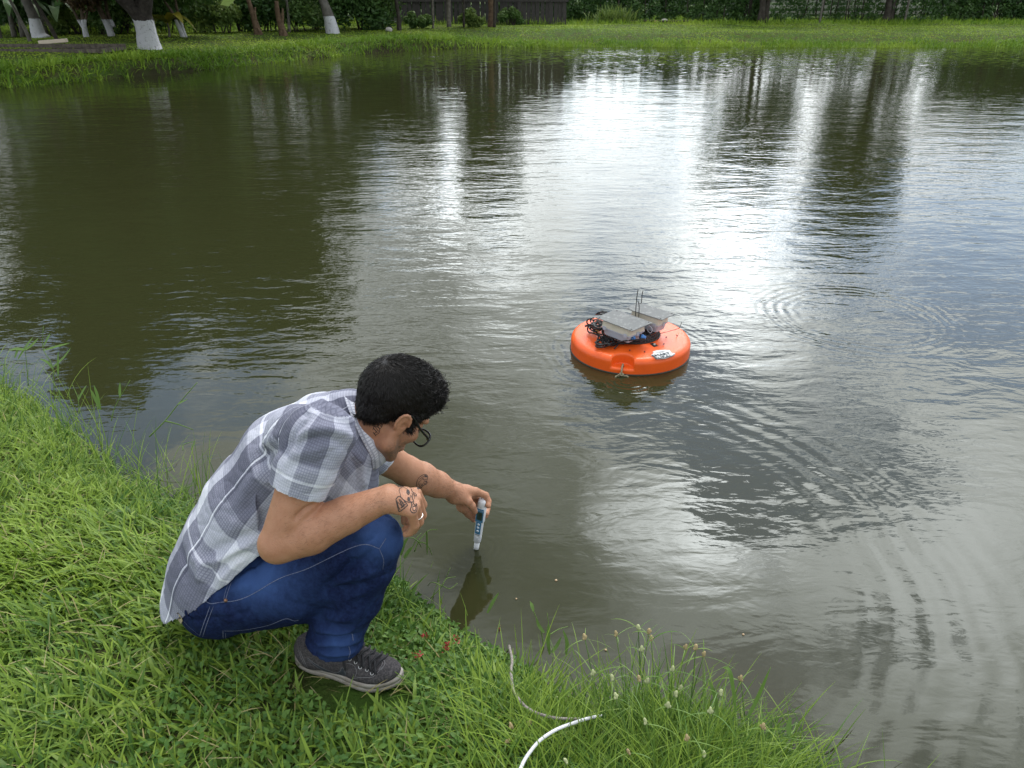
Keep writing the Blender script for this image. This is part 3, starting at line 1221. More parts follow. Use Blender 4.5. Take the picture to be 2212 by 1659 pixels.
for dx, lb, hh, sd in ((553, 'brown peeling stump of a cut banana stem, the taller one', 1.35, 7), (607, 'brown peeling stump of a cut banana stem with split side', 1.15, 8)):
    x, y = base(dx, 84)
    s = 1 if dx > 580 else -1
    tree('banana_stump', x, y, lb,
         [([(.12, 0, -.03), (.08, 0, .25), (0, 0, .7), (-.06 * (1 - s), 0, hh)], [.17, .12, .095, .06]), ([(.1, -.03, .35), (.13 + .04 * s, -.03, .7), (.17 + .03 * s, -.02, .92)], [.06, .05, .025]),
          ([(.16, -.08, -.02), (.19, -.1, .12), (.15, -.1, .26)], [.10, .07, .03])], bark_brown, None, 0, 0, 0, None, sd, 'stump', 'cut banana stems')
x, y = base(119, 92)
root = empty('stake', (x, y, gz(x, y)), 0, 'dark leaning stake stuck in the left lawn', 'stake')
root_m = trunk_mesh('stake', [([(.1, 0, -.1), (0, 0, .35), (-.35, 0, 1.25), (-.5, 0, 1.7)], [.05, .055, .05, .04])], bark_dark, root.location)
mob('pole', root_m, root)
x, y = base(62, 90)
root = empty('stake', (x, y, gz(x, y)), 0, 'pale grey leaning pole at the left end of the lawn', 'stake')
mob('pole', trunk_mesh('stake', [([(.05, 0, -.1), (0, 0, .3), (-.2, 0, 1.0), (-.34, 0, 1.5)], [.05, .05, .045, .04])], bark_grey, root.location), root)


# --- banana plants
def banana(dx, dy, label, nl, ht, seed, leafm=leaf_banana, stem=.09):
    x, y = base(dx, dy)
    b = np.array([x, y, gz(x, y) - .03])
    gg = np.random.default_rng(seed)
    root = empty('banana_plant', b, 0, label, 'banana plant', 'banana plants on the left lawn')
    mob('stem', trunk_mesh('stem', [([(0, 0, 0), (.03, 0, ht * .5), (0, 0, ht)], [stem, stem * .8, stem * .5])], bark_grey, b, rough=.05), root)
    for k in range(nl):
        az = k * 2.4 + gg.uniform(-.4, .4)
        L = gg.uniform(.9, 1.5)
        s = np.linspace(0, 1, 9)
        lift = gg.uniform(.5, 1.15)
        P = np.stack([np.cos(az) * L * s * .85, np.sin(az) * L * s * .85, ht - .1 + L * (lift * s - (.75 + .3 * lift) * s ** 2.2)], 1) + b
        wv = .17 * np.sin(np.pi * np.clip(s * .95 + .08, 0, 1)) ** .6 + .012
        sd = np.array([-math.sin(az), math.cos(az), 0])
        up = np.array([0, 0, 1.0])
        V = np.concatenate([P + sd * wv[:, None] + up * (wv * .35)[:, None], P, P - sd * wv[:, None] + up * (wv * .3)[:, None]])
        F = [(i, i + 1, 9 + i + 1, 9 + i) for i in range(8)] + [(9 + i, 9 + i + 1, 18 + i + 1, 18 + i) for i in range(8)]
        t = np.clip(gg.random() * .7 + .4 * np.tile(s, 3) * gg.random(), 0, 1)
        mob('leaf', np_mesh('leaf', V, F, leafm, True, {'tint': t}), root)


banana(50, 80, 'banana plant with pale drooping leaves left of the flared limewashed trunk', 8, 1.1, 1)
banana(0, 84, 'banana plant with a yellowing leaf at the left end of the lawn', 7, 1.0, 2)
banana(100, 76, 'dark banana plant behind the flared limewashed trunk', 7, 1.3, 3)
banana(135, 74, 'banana plant behind the dark leaning stake', 7, .8, 4)
banana(30, 74, 'tall banana plant at the back of the left lawn', 7, 1.5, 5)
banana(366, 80, 'young plant with broad yellow leaves right of the big dark tree', 8, .55, 6, leaf_yellow, .04)


# --- bushes behind the lawn
def bush(dx, dy, w, h, label, leafm, seed, n=2600, L=.16, depth=.8, name='bush', group='bushes along the back of the lawn', tint=.4):
    gg = np.random.default_rng(seed)
    x, y = base(dx, dy)
    b = np.array([x, y + depth * .5, gz(x, y) - .02])
    root = empty(name, b, 0, label, 'bush', group)
    cl = clumps_in(b + np.array([0, 0, h * .48]), (w * .38, depth * .4, h * .36), 12, h * .26, gg, .9, tint, .3)
    mob('foliage', crown_mesh('foliage', cl, n, L, L * .45, leafm, seed), root)
    st = [([(gg.uniform(-.1, .1) * w, gg.uniform(-.1, .1), -.02), (gg.uniform(-.25, .25) * w, gg.uniform(-.1, .1), h * .7)], [.03, .012]) for _ in range(5)]
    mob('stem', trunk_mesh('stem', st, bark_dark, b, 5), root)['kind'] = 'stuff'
    return root


BU = [(20, 70, 3.2, 2.6, 'dark bush at the far left behind the banana plants', leaf_dark), (110, 70, 3.0, 2.2, 'dark bush behind the flared limewashed trunk', leaf_dark),
      (150, 76, 2.4, 1.2, 'low pale bush right of the dark leaning stake', leaf_pale), (185, 70, 3.4, 2.6, 'dark bush behind the small bushy tree', leaf_dark),
      (215, 76, 1.8, 1.3, 'low green bush behind the slim leaning trunk', leaf_mid), (262, 74, 3.2, 2.4, 'yellowish arching bush just left of the big trunk', leaf_pale),
      (300, 72, 2.8, 2.2, 'dark bush behind the big limewashed trunk', leaf_dark), (350, 72, 2.6, 1.8, 'green bush behind the yellow leaved plant', leaf_mid),
      (430, 72, 3.4, 2.2, 'bush with fine pale leaves behind the forked limewashed stem', leaf_mid), (475, 73, 2.6, 1.4, 'low round bush in front of the dark wood', leaf_pale),
      (520, 70, 2.6, 1.8, 'dark bush left of the brown stumps', leaf_dark), (580, 68, 2.8, 2.2, 'dark bush between and behind the two brown stumps', leaf_dark),
      (640, 70, 2.6, 1.9, 'dark bush right of the brown stumps', leaf_mid), (680, 66, 2.4, 2.0, 'dark bush left of the ragged limewashed trunk', leaf_dark),
      (770, 66, 2.6, 2.2, 'dark green bush right of the ragged limewashed trunk', leaf_dark), (830, 64, 2.6, 2.3, 'green bush at the left end of the plank fence', leaf_mid)]
BU += [(905, 63, 1.5, .7, 'low leafy plant at the foot of the plank fence, left of the pale post', leaf_mid), (1018, 59, 1.4, .8, 'low leafy plant between the pale post and the brown trunk', leaf_pale), (1105, 55, 1.6, .8, 'low leafy plant at the right end of the plank fence', leaf_mid)]
for i, (dx, dy, w, h_, lb, lm) in enumerate(BU):
    bush(dx, dy, w, h_, lb, lm, 100 + i, n=3000 if lm is leaf_dark else 2400, L=.20 if lm is leaf_dark else .15)

# spiky leaved plant over the stumps
x, y = base(625, 70)
b = np.array([x, y, gz(x, y)])
root = empty('dracaena', b, 0, 'spiky long leaved plant hanging over the brown stumps', 'plant')
mob('stem', trunk_mesh('stem', [([(0, 0, 0), (.05, 0, .9), (-.05, 0, 1.7)], [.06, .05, .04])], bark_grey, b, 6), root)
m = 260
tops = np.array([(-.1, 0, 1.65), (.45, 0, 1.5), (.95, .1, 1.55), (-.7, .1, 1.6)])[rt.integers(0, 4, m)] + b
V, F, T = blades(tops[:, 0], tops[:, 1], tops[:, 2], rt.uniform(.45, .8, m), rt.uniform(.03, .05, m), rt.uniform(0, 6.28, m), rt.uniform(.1, 1.1, m),
                 rt.uniform(1.0, 2.2, m), 4, rt.random(m), rt)
mob('foliage', np_mesh('foliage', V, F, leaf_mid, True, {'tint': T}), root)

# --- trees behind the far bank (their crowns show in the water)
FT = [(1642, 51, 'dark forked trunk in front of the hedge right of the middle', 12.5, [(.0, .0, 4.3)], (2.3, 2.0, 2.9), 7.2, 46),
      (1912, 50, 'two dark trunks grown together in front of the hedge on the right', 18.5, [(.0, .0, 5.6)], (2.5, 2.2, 4.3), 10., 70),
      (862, 66, 'thin dark trunk at the left end of the plank fence', 0, [(.2, 0, 3.6)], (1.3, 1.2, 1.4), 5., 14),
      (1062, 58, 'brown trunk in front of the middle of the plank fence', 0, [(-.2, 0, 4.5)], (1.4, 1.4, 2.2), 6.5, 26)]
for i, (dx, dy, lb, _, cc, rr, hh, kc) in enumerate(FT):
    gg = np.random.default_rng(60 + i)
    x, y = base(dx, dy)
    st = [([(0, 0, -.05), (.02, 0, .6), (-.05, 0, 1.6), (.05, 0, 3.0), (0, 0, hh * .75)], [.19, .15, .13, .11, .04]),
          ([(.30, .1, -.05), (.26, .1, .7), (.36, .1, 1.8), (.6, .2, 3.2)], [.13, .11, .09, .04]),
          ([(0, 0, 2.0), (-.7, 0, 3.0), (-1.2, .2, 4.2)], [.08, .06, .03]), ([(0, 0, 2.4), (.6, -.3, 3.4), (1.1, -.4, 4.6)], [.07, .05, .03])]
    if i == 2:
        st = [(np.array(p) * (.9, .9, .8), np.array(r) * .55) for p, r in st[:1]]
    if i == 3:
        st = st[:1]
    cl = clumps_in(cc[0], rr, kc, .80, gg, .8, .35, .35)
    tree('tree', x, y, lb, st, bark_brown if i == 3 else bark_dark, cl, 240 * kc, .30, .12, leaf_dark, 60 + i, group='trees behind the far bank')
for i, (tx, ty, hh, rr, lb) in enumerate([(25.5, 44, 5.2, 2.6, 'tree beyond the right end of the hedge'), (30.5, 43, 6.0, 3.0, 'tree beyond the hedge outside the right edge'),
                                          (-21, 40, 11.5, 4.2, 'tall dark tree behind the banana plants'), (-25, 33, 9.5, 4.0, 'dark tree at the far left behind the lawn'),
                                          (-13.2, 41, 11.5, 3.2, 'tall dark tree behind the slim leaning trunk'), (-10.2, 41, 9.6, 3.2, 'dark tree behind the forked limewashed stem'),
                                          (-5.6, 35, 4.6, 1.9, 'small dark tree behind the brown stumps')]):
    gg = np.random.default_rng(80 + i)
    st = [([(0, 0, -.05), (.05, 0, 1.0), (-.1, 0, 2.4), (.1, 0, hh * .7)], [.22, .17, .14, .05]), ([(-.1, 0, 1.9), (-.9, 0, 3.1), (-1.3, 0, 4)], [.09, .06, .03])]
    cl = clumps_in((0, 0, hh * .62), (rr, rr, hh * .33), 30, rr * .36, gg, .8, .3, .35)
    tree('tree', tx, ty, lb, st, bark_dark, cl, 7000, .34, .13, leaf_dark, 80 + i, group='trees behind the lawn')

# --- plank fence
plank_m = mat("weathered_plank", (.055, .050, .048), rough=.9, spec=.15, noise=(5, (.085, .078, .075), .8, .4, .7), bump=(30, .01, 5))
post_m = mat("fence_post", (.20, .18, .15), rough=.9, spec=.15, noise=(7, (.08, .07, .06), .9, .4, .65), bump=(30, .012, 5))
FY = 39.5
fx0, fx1 = -6.6, 2.6
root = empty('plank_fence', ((fx0 + fx1) / 2, FY, .45), 0, 'tall dark fence of upright boards behind the far bank', 'fence')
pm = MB().box((0, 0, 1.3), (.185, .03, 2.7), None, .006)
pme = np_mesh('plank', np.concatenate(pm.v), pm.f, plank_m, False)
xx = fx0
gp = np.random.default_rng(9)
while xx < fx1:
    o = bpy.data.objects.new('plank', pme)
    COL.objects.link(o)
    o.parent = root
    o.matrix_parent_inverse = Matrix.Translation(root.location).inverted()
    o.location = (xx, FY + gp.uniform(-.03, .03), gz(xx, FY) - .1 + gp.uniform(-.12, .12))
    o.rotation_euler = (gp.uniform(-.02, .02), gp.uniform(-.025, .025), gp.uniform(-.08, .08))
    xx += gp.uniform(.195, .225)
for zz in (1.0, 2.1):
    MB().box(((fx0 + fx1) / 2, FY - .06, .45 + zz), (fx1 - fx0, .05, .09)).build('rail', plank_m, root, False)
stone_m = mat("grey_rubble", (.16, .16, .17), rough=.95, spec=.1, noise=(8, (.07, .07, .07), .8, .4, .65), bump=(14, .03, 5))
for (dx, dy, ht, r0, lb, mm) in [(970, 61, 1.6, .10, 'pale weathered fence post left of the middle', post_m), (1068, 60, 1.5, .06, 'thin dark post right of the brown trunk', bark_dark),
                                 (936, 63, 1.6, .045, 'thin grey post at the left part of the plank fence', post_m), (1002, 60, 1.6, .05, 'thin black post right of the pale post', bark_dark),
                                 (1130, 52, 1.4, .15, 'broad pale post at the left end of the hedge', post_m), (1640, 30, 1.5, .03, 'thin pole by the forked trunk', bark_grey),
                                 (1953, 50, 1.6, .06, 'grey post right of the grown together trunks', bark_grey), (1770, 50, 1.6, .05, 'thin grey pole in the middle of the right hedge', bark_grey)]:
    if dy == 30:
        continue
    x, y = base(dx, dy)
    b = (x, y, gz(x, y))
    tag(mob('fence_post', trunk_mesh('fence_post', [([(0, 0, -.05), (.01, 0, .5), (.02, 0, ht)], [r0, r0 * .92, r0 * .9])], mm, b, 8, .06)), lb, 'post', 'posts behind the far bank')

# --- hedge of climbers along the right of the far bank
gg = np.random.default_rng(21)
hx0, hx1 = 2.9, 30.0
hb = np.array([(hx0 + hx1) / 2, 41.6, .5])
root = empty('hedge', hb, 0, 'long dark hedge of climbing plants behind the right far bank', 'hedge')
cl = []
for xx in np.arange(hx0, hx1, .55):
    top = 2.0 + .45 * math.sin(xx * .9) + gg.uniform(-.2, .25)
    thin = 1.0 if not (12.8 < xx < 21.5) else .40
    for zz in np.arange(.25, top, .42):
        cl.append((np.array([xx + gg.uniform(-.2, .2), 41.5 + gg.uniform(-.25, .25) + .10 * zz, .40 + zz]), (.36, .28, .30), thin * (1.5 if zz < .5 else 1), .3 + .35 * (gg.random() - .5)))
mob('foliage', crown_mesh('foliage', cl, 46000, .15, .09, leaf_dark, 22), root)
st = [([(gg.uniform(hx0, hx1) - hb[0], gg.uniform(-.2, .2), -.05), (gg.uniform(-.2, .2), 0, 0), ] and None) for _ in range(0)]
st = []
for _ in range(70):
    q = gg.uniform(hx0, hx1) - hb[0]
    st.append(([(q, gg.uniform(-.2, .2), -.1), (q + gg.uniform(-.15, .15), gg.uniform(-.2, .2), 1.0), (q + gg.uniform(-.3, .3), 0, 2.2)], [.035, .028, .015]))
mob('stem', trunk_mesh('stem', st, bark_dark, hb, 5), root)['kind'] = 'stuff'

# pale slatted fence glimpsed through the hedge
white_m = mat("pale_painted_wood", (.55, .53, .50), rough=.7, spec=.3, noise=(4, (.35, .33, .30), .6, .4, .7))
root = empty('slatted_fence', (17.2, 44.6, .5), 0, 'pale slatted fence glimpsed through the thin part of the hedge', 'fence')
for zz in (.35, .62, .89, 1.16, 1.43, 1.70):
    MB().box((17.2, 44.6, .5 + zz), (8.6, .03, .14), None, .004).build('slat', white_m, root, False)
for xx in np.arange(13.0, 21.6, 1.2):
    MB().box((xx, 44.66, 1.45), (.09, .06, 2.0), None, .004).build('post', white_m, root, False)

# dark wood far behind everything
gg = np.random.default_rng(31)
cl = []
for xx in np.arange(-46, 3, 1.5):
    for zz in (1.0, 2.6, 4.2):
        cl.append((np.array([xx + gg.uniform(-.6, .6), 46 - .30 * min(0, xx + 5) * -1 + gg.uniform(-1, 1), zz]), (1.3, 1.1, 1.1), 1, .25))
for xx in np.arange(3, 50, 1.6):
    for zz in (.8, 1.9):
        cl.append((np.array([xx + gg.uniform(-.6, .6), 52 + gg.uniform(-1.5, 1.5), zz]), (1.3, 1.1, .8), .8, .3))
tag(mob('woodland', crown_mesh('woodland', cl, 60000, .42, .18, leaf_dark, 33)), 'dark thick woodland closing the view behind the lawn', 'woodland', kind='stuff')

# --- small things on the far grass
x, y = base(100, 109)
root = empty('concrete_slab', (x, y, gz(x, y)), R(-12), 'low concrete edged pit cover in the left lawn', 'slab')
conc = mat("old_concrete", (.14, .12, .10), rough=.95, spec=.1, noise=(9, (.05, .045, .035), .9, .4, .65), bump=(30, .01, 5))
gzz = gz(x, y)
A = MB()
for (cx, cy, sx, sy) in ((0, -.55, 3.6, .12), (0, .75, 3.6, .14), (-1.75, .1, .12, 1.3), (1.75, .1, .12, 1.3)):
    A.box((x + cx, y + cy, gzz + .02), (sx, sy, .20 if cy > 0.5 else .10), None, .01)
A.build('kerb', conc, root, False)
MB().box((x, y + .1, gzz - .02), (3.4, 1.18, .06), None, .005).build('cover', mat("rotten_board", (.045, .035, .028), rough=.95, spec=.1, noise=(6, (.10, .08, .06), .8, .4, .7)), root, False)
x, y = base(118, 103)
tag(MB().box((x, y, gz(x, y) + .16), (.78, .14, .10), Matrix.Rotation(R(-4), 3, 'Y'), .012).build('timber_offcut', mat("sawn_timber", (.62, .53, .42), rough=.8, spec=.2), None, False),
    'short pale sawn timber lying on the pit edge', 'timber')
x, y = base(1410, 50)
tag(mob('pipe', trunk_mesh('pipe', [([(-1.9, 0, .02), (-.4, .1, .09), (.6, .05, .07), (1.9, .2, .09)], [.05, .05, .05, .05])], bark_dark, (x, y, gz(x, y)), 8, .02)),
    'dark pipe lying in the grass before the hedge', 'pipe')
x, y = base(1326, 50)
m = 420
P = rt.normal(size=(m, 2)) * np.array([.42, .16])
X, Y = x + P[:, 0], y + P[:, 1]
V, F, T = blades(X, Y, ground_z(X, Y), rt.uniform(.25, .95, m), rt.uniform(.03, .05, m), rt.uniform(0, 6.28, m), rt.uniform(.0, .6, m), rt.uniform(.2, 1.4, m), 4,
                 np.clip(rt.random(m), 0, 1), rt)
tag(mob('grass_tuft', np_mesh('grass_tuft', V, F, leaf_pale, True, {'tint': T})), 'tall pale grass tuft standing before the hedge', 'grass tuft')
for dx, dy, s, lb in ((1435, 47, .16, 'white stone at the right end of the dark pipe'), (840, 66, .14, 'white stone on the bank below the plank fence'), (1417, 48, .11, 'small brown stone beside the white stone')):
    x, y = base(dx, dy + 2)
    fs = Field((x - .3, y - .3, gz(x, y) - .2), (x + .3, y + .3, gz(x, y) + .3), .03)
    fs.ell((x, y, gz(x, y) + s * .5), (s, s * .8, s * .65), None, .02)
    fs.ell((x + s * .4, y, gz(x, y) + s * .3), (s * .6, s * .7, s * .5), None, .03)
    V, F = fs.surface(1)
    tag(mob('stone', np_mesh('stone', V, F, mat('stone', (.42, .40, .37) if s > .12 else (.20, .13, .08), rough=.9, spec=.1, bump=(20, .01, 4)))), lb, 'stone')
# ================================================================== THE PERSON
PER = empty('person', (-.55, 1.66, .15), 0, 'person in checked shirt and blue jeans crouching at the water with a tester', 'person')


def A(p, Y):
    return atY(p[0], p[1], Y)


def z1(x, y):
    return ((600 + x / 1.58) * .54, (1350 + y / 1.58) * .54)


def z2(x, y):
    return ((600 + x / 1.8433) * .54, (2050 + y / 1.8433) * .54)


def z3(x, y):
    return ((1550 + x / 4.424) * .54, (1850 + y / 4.424) * .54)


LEFT = np.array([-.30, .954, 0.0])
HO = np.array([-.322, 1.755, .8190])
HS = 1.0


def hrot(a, b, c):
    ca, sa, cb, sb, cc, sc = math.cos(a), math.sin(a), math.cos(b), math.sin(b), math.cos(c), math.sin(c)
    Fv, L0 = np.array([ca * cb, sa * cb, -sb]), np.array([-sa, ca, 0])
    U0 = np.cross(Fv, L0)
    return np.stack([Fv, L0 * cc + U0 * sc, U0 * cc - L0 * sc], 1)


HM = hrot(R(37), R(43), R(1))


def hp(x, y, z):
    return HO + HM @ (np.array([x, y, z]) * HS)


nsh, nel, nwr = A((690, 932), 1.535), A((603, 1172), 1.45), A((838, 1075), 1.50)
fsh, fel, fwr = A((748, 940), 1.93), A((880, 1018), 2.05), A((982, 1062), 2.16)
skin = mat("skin", (.44, .222, .135), rough=.5, spec=.35, sss=.10, noise=(30, (.33, .145, .078), .6, .40, .70), bump=(300, .0011, 4),
           attr=('tint', (.115, .075, .055)))

# ---- body: one continuous surface
h = .0028
B = Field((-1.03, 1.30, .10), (.02, 2.34, 1.08), h)
# torso and legs under the clothes
SP = [((478, 1262), 1.72), ((512, 1178), 1.73), ((562, 1090), 1.742), ((630, 1005), 1.755), ((700, 938), 1.765), ((752, 905), 1.77)]
SPW = [A(p, Y) for p, Y in SP]
B.chain(SPW, [.075, .095, .110, .112, .082, .058], .02, flat=(LEFT, 1.30))
B.chain([A((490, 1280), 1.66), A((640, 1263), 1.585), A((806, 1168), 1.555)], [.072, .070, .052], .015)
B.chain([A((806, 1168), 1.55), A((768, 1290), 1.535), A((735, 1385), 1.535), A((728, 1405), 1.535)], [.050, .050, .038, .030], .015)
B.chain([A((530, 1230), 1.82), A((765, 1190), 1.93)], [.07, .052], .015)
B.chain([A((765, 1190), 1.93), A((750, 1255), 1.94), A((742, 1290), 1.95)], [.05, .045, .036], .02)
# neck and head
C7 = A((762, 896), 1.77)
B.chain([SPW[4], C7, hp(-.032, 0, -.030)], [.066, .055, .054], .012)
B.cone(hp(-.01, 0, -.075), SPW[4] + np.array([.06, 0, -.02]), .042, .045, .015)
E3 = np.array
B.ell(hp(-.012, 0, .058), E3((.098, .077, .088)) * HS, HM, .01)
B.ell(hp(.042, 0, .050), E3((.050, .062, .060)) * HS, HM, .015)
B.ell(hp(.040, 0, -.020), E3((.048, .060, .066)) * HS, HM, .015)
B.ell(hp(.022, 0, -.055), E3((.055, .052, .042)) * HS, HM, .02)
for s in (-1, 1):
    B.chain([hp(-.002, s * .058, -.030), hp(.006, s * .056, -.062), hp(.064, s * .022, -.091)], [.020 * HS, .020 * HS, .018 * HS], .018)
    B.ell(hp(.058, s * .045, -.014), E3((.026, .021, .019)) * HS, HM, .02)
    B.cone(hp(.076, s * .052, .036), hp(.092, s * .010, .034), .009 * HS, .009 * HS, .012)
    B.ell(hp(.104, s * .033, .016), E3((.018, .019, .014)) * HS, HM, .010, 'sub')
    B.ell(hp(.078, s * .032, .016), E3((.013, .013, .013)) * HS, HM, .003)
    B.cone(hp(.086, s * .022, -.062), hp(.099, 0, -.056), .006 * HS, .007 * HS, .004)
    B.cone(hp(.084, s * .018, -.066), hp(.096, 0, -.071), .006 * HS, .0075 * HS, .004)
    B.ell(hp(.103, s * .013, -.030), E3((.011, .008, .008)) * HS, HM, .006)
B.ell(hp(.070, 0, -.095), E3((.024, .026, .019)) * HS, HM, .012)
B.cone(hp(.090, 0, .022), hp(.114, 0, -.026), .008 * HS, .011 * HS, .010)
# ears: a plate, a rolled rim, a lobe, a hollow
for s in (-1, 1):
    ax = HM @ np.array([-.30, s * .30, .90])
    ax /= np.linalg.norm(ax)
    fx = HM @ np.array([.90, s * .20, .25])
    fx = fx - ax * fx.dot(ax)
    fx /= np.linalg.norm(fx)
    EM = np.stack([fx, np.cross(ax, fx), ax], 1)
    c = hp(-.010, s * .083, .002)
    B.ell(c, E3((.017, .0045, .030)) * HS, EM, .006)
    rim = []
    for k in range(11):
        a = R(-30 + 25 * k)
        q = c + HS * (fx * (.018 * math.cos(a) - .002) + ax * (.029 * math.sin(a) + .003)) + HM @ np.array([0, s * .0035, 0])
        rim.append(q)
    rim = rim[1:]
    B.chain(rim, [.0038 * HS] * len(rim), .0022)
    B.ell(c - ax * .026 * HS + fx * .003, E3((.008, .0045, .009)) * HS, EM, .005)
    B.ell(c + fx * .005 * HS - ax * .004 + HM @ np.array([0, s * .006, 0]), E3((.009, .0064, .014)) * HS, EM, .003, 'sub')
    B.chain([c + fx * .010 * HS - ax * .010, c - fx * .004 * HS - ax * .014 * HS, c - fx * .006 * HS + ax * .010 * HS],
            [.0030, .0030, .0028], .003)
# near arm
B.chain([SPW[3] + (nsh - SPW[3]) * .55 + np.array([0, 0, .0]), nsh + np.array([.01, .02, -.03])], [.062, .054], .02)
B.chain([nsh + np.array([.01, .02, -.03]), nsh + (nel - nsh) * .45, nel], [.054, .052, .046], .015)
B.cone(nsh + (nel - nsh) * .35 + np.array([.02, 0, -.01]), nsh + (nel - nsh) * .75 + np.array([.015, 0, 0]), .040, .036, .03)
fa_ = nwr - nel
B.chain([nel, nel + fa_ * .30 + np.array([0, 0, -.004]), nel + fa_ * .62, nwr], [.046, .0535, .044, .031], .008)
B.cone(nel + np.array([-.008, 0, -.010]), nel + fa_ * .25 + np.array([0, 0, -.014]), .036, .040, .02)
# near hand lying over the knee, fingers hanging
Yh = {'p': 1.478, 'r': 1.503, 'm': 1.530, 'i': 1.555}
mcp = {'p': A(z3(425, 880), 1.478), 'r': A(z3(480, 775), 1.500), 'm': A(z3(505, 650), 1.526), 'i': A(z3(500, 545), 1.552)}
pip = {'p': A(z3(480, 1110), 1.484), 'r': A(z3(555, 1050), 1.508), 'm': A(z3(605, 935), 1.536), 'i': A(z3(615, 750), 1.565)}
dip = {'p': A(z3(400, 1235), 1.490), 'r': A(z3(450, 1200), 1.520), 'm': A(z3(520, 1080), 1.550), 'i': A(z3(560, 900), 1.580)}
tip = {'p': A(z3(330, 1265), 1.492), 'r': A(z3(320, 1180), 1.525), 'm': A(z3(400, 1100), 1.556), 'i': A(z3(470, 950), 1.588)}
rad = {'p': (.0125, .0112, .0100, .0088), 'r': (.0135, .0120, .0108, .0094), 'm': (.0140, .0125, .0112, .0098), 'i': (.0138, .0122, .0110, .0096)}
wr2 = nwr + (mcp['m'] - nwr) * .10
for q in 'prmi':
    B.chain([wr2 + (mcp[q] - mcp['m']) * .35, wr2 + (mcp[q] - wr2) * .55 - np.array([0, 0, .002]), mcp[q]], [.024, .0185, .0140], .014)
for q in 'prmi':
    B.chain([mcp[q] - (mcp[q] - wr2) * .12, mcp[q], pip[q], dip[q], tip[q]], [rad[q][0], rad[q][0] * 1.04, rad[q][1] * 1.03, rad[q][2], rad[q][3]], .0022)
B.chain([wr2 + np.array([.01, .03, -.012]), A(z3(330, 700), 1.585), A(z3(330, 900), 1.58), A(z3(310, 1050), 1.572)], [.020, .016, .0125, .0105], .006)
# far arm
B.chain([SPW[3] + (fsh - SPW[3]) * .55, fsh], [.07, .062], .03)
B.chain([fsh, fsh + (fel - fsh) * .5, fel], [.062, .055, .045], .02)
fb_ = fwr - fel
B.chain([fel, fel + fb_ * .28 + np.array([0, 0, -.004]), fel + fb_ * .62, fwr], [.046, .050, .041, .031], .02)
# far hand closing on the tester
cmc, tmc, tip_, tt = A(z3(1255, 590), 2.150), A(z3(1420, 690), 2.148), A(z3(1490, 765), 2.150), A(z3(1545, 868), 2.160)
fm = {'i': A(z3(1560, 515), 2.195), 'm': A(z3(1545, 560), 2.222), 'r': A(z3(1500, 640), 2.245), 'p': A(z3(1440, 720), 2.262)}
fp = {'i': A(z3(1735, 585), 2.215), 'm': A(z3(1700, 690), 2.250), 'r': A(z3(1650, 800), 2.268), 'p': A(z3(1560, 880), 2.280)}
fd = {'i': A(z3(1785, 690), 2.205), 'm': A(z3(1765, 820), 2.240), 'r': A(z3(1730, 900), 2.250), 'p': A(z3(1610, 960), 2.268)}
ft = {'i': A(z3(1783, 765), 2.190), 'm': A(z3(1750, 905), 2.215), 'r': A(z3(1735, 945), 2.225), 'p': A(z3(1600, 1010), 2.255)}
frad = {'i': (.0145, .0128, .0112, .0100), 'm': (.0145, .013, .0115, .0102), 'r': (.014, .0125, .011, .0098), 'p': (.0125, .0112, .010, .009)}
for q in 'imrp':
    B.chain([fwr + (fm[q] - fm['m']) * .35, fwr + (fm[q] - fwr) * .55, fm[q]], [.026, .0215, .0155], .014)
for q in 'imrp':
    B.chain([fm[q], fp[q], fd[q], ft[q]], frad[q], .003)
B.chain([fwr + np.array([.0, -.012, -.012]), cmc, tmc], [.026, .0235, .0165], .014)
B.chain([tmc, tip_, tt], [.0160, .0135, .0105], .004)
B.chain([fwr + np.array([.015, .03, -.02]), A(z3(1330, 770), 2.20), A(z3(1440, 900), 2.235), A(z3(1530, 1020), 2.245)], [.022, .021, .015, .0095], .010)
V, F = B.surface(1)
Nn = vnormals(V, F)
# veins, tendons, creases of the elbow and wrist
_bb = bvh_of(V, F)
V = folds(V, Nn, [(np.array([np.array(_bb.ray_cast(Vector(EYE), Vector(ray(*p)).normalized())[0]) for p in ((684, 1088), (664, 1098), (646, 1112), (636, 1128))]), .0065, -.0085),
                  ([nwr + np.array([.005, -.02, .022]), mcp['m'] + np.array([-.02, -.012, .012])], .004, .0012),
                  ([A((882, 990), 1.99), A((890, 1010), 1.985), A((886, 1040), 1.99)], .004, -.0022),
                  ])
lc = (V - HO) @ HM / HS
beard = np.exp(-(((lc[:, 0] - .040) / .050) ** 2 + ((lc[:, 2] + .070) / .045) ** 2)) * (np.abs(lc[:, 1]) < .09) * np.clip((lc[:, 0] + .012) / .01, 0, 1)
stub = np.clip(beard * (.62 + .55 * vnoise(lc * 420, 3)) * 1.1, 0, 1)
nape = np.clip(1 - np.abs(lc[:, 2] + .035) / .03, 0, 1) * (lc[:, 0] < -.055) * (lc[:, 0] > -.14)
stub = np.clip(stub + nape * .5, 0, 1)
body = mob('body', np_mesh('body', V, F, skin, True, {'tint': stub}), PER)
BODY = bvh_of(V, F)

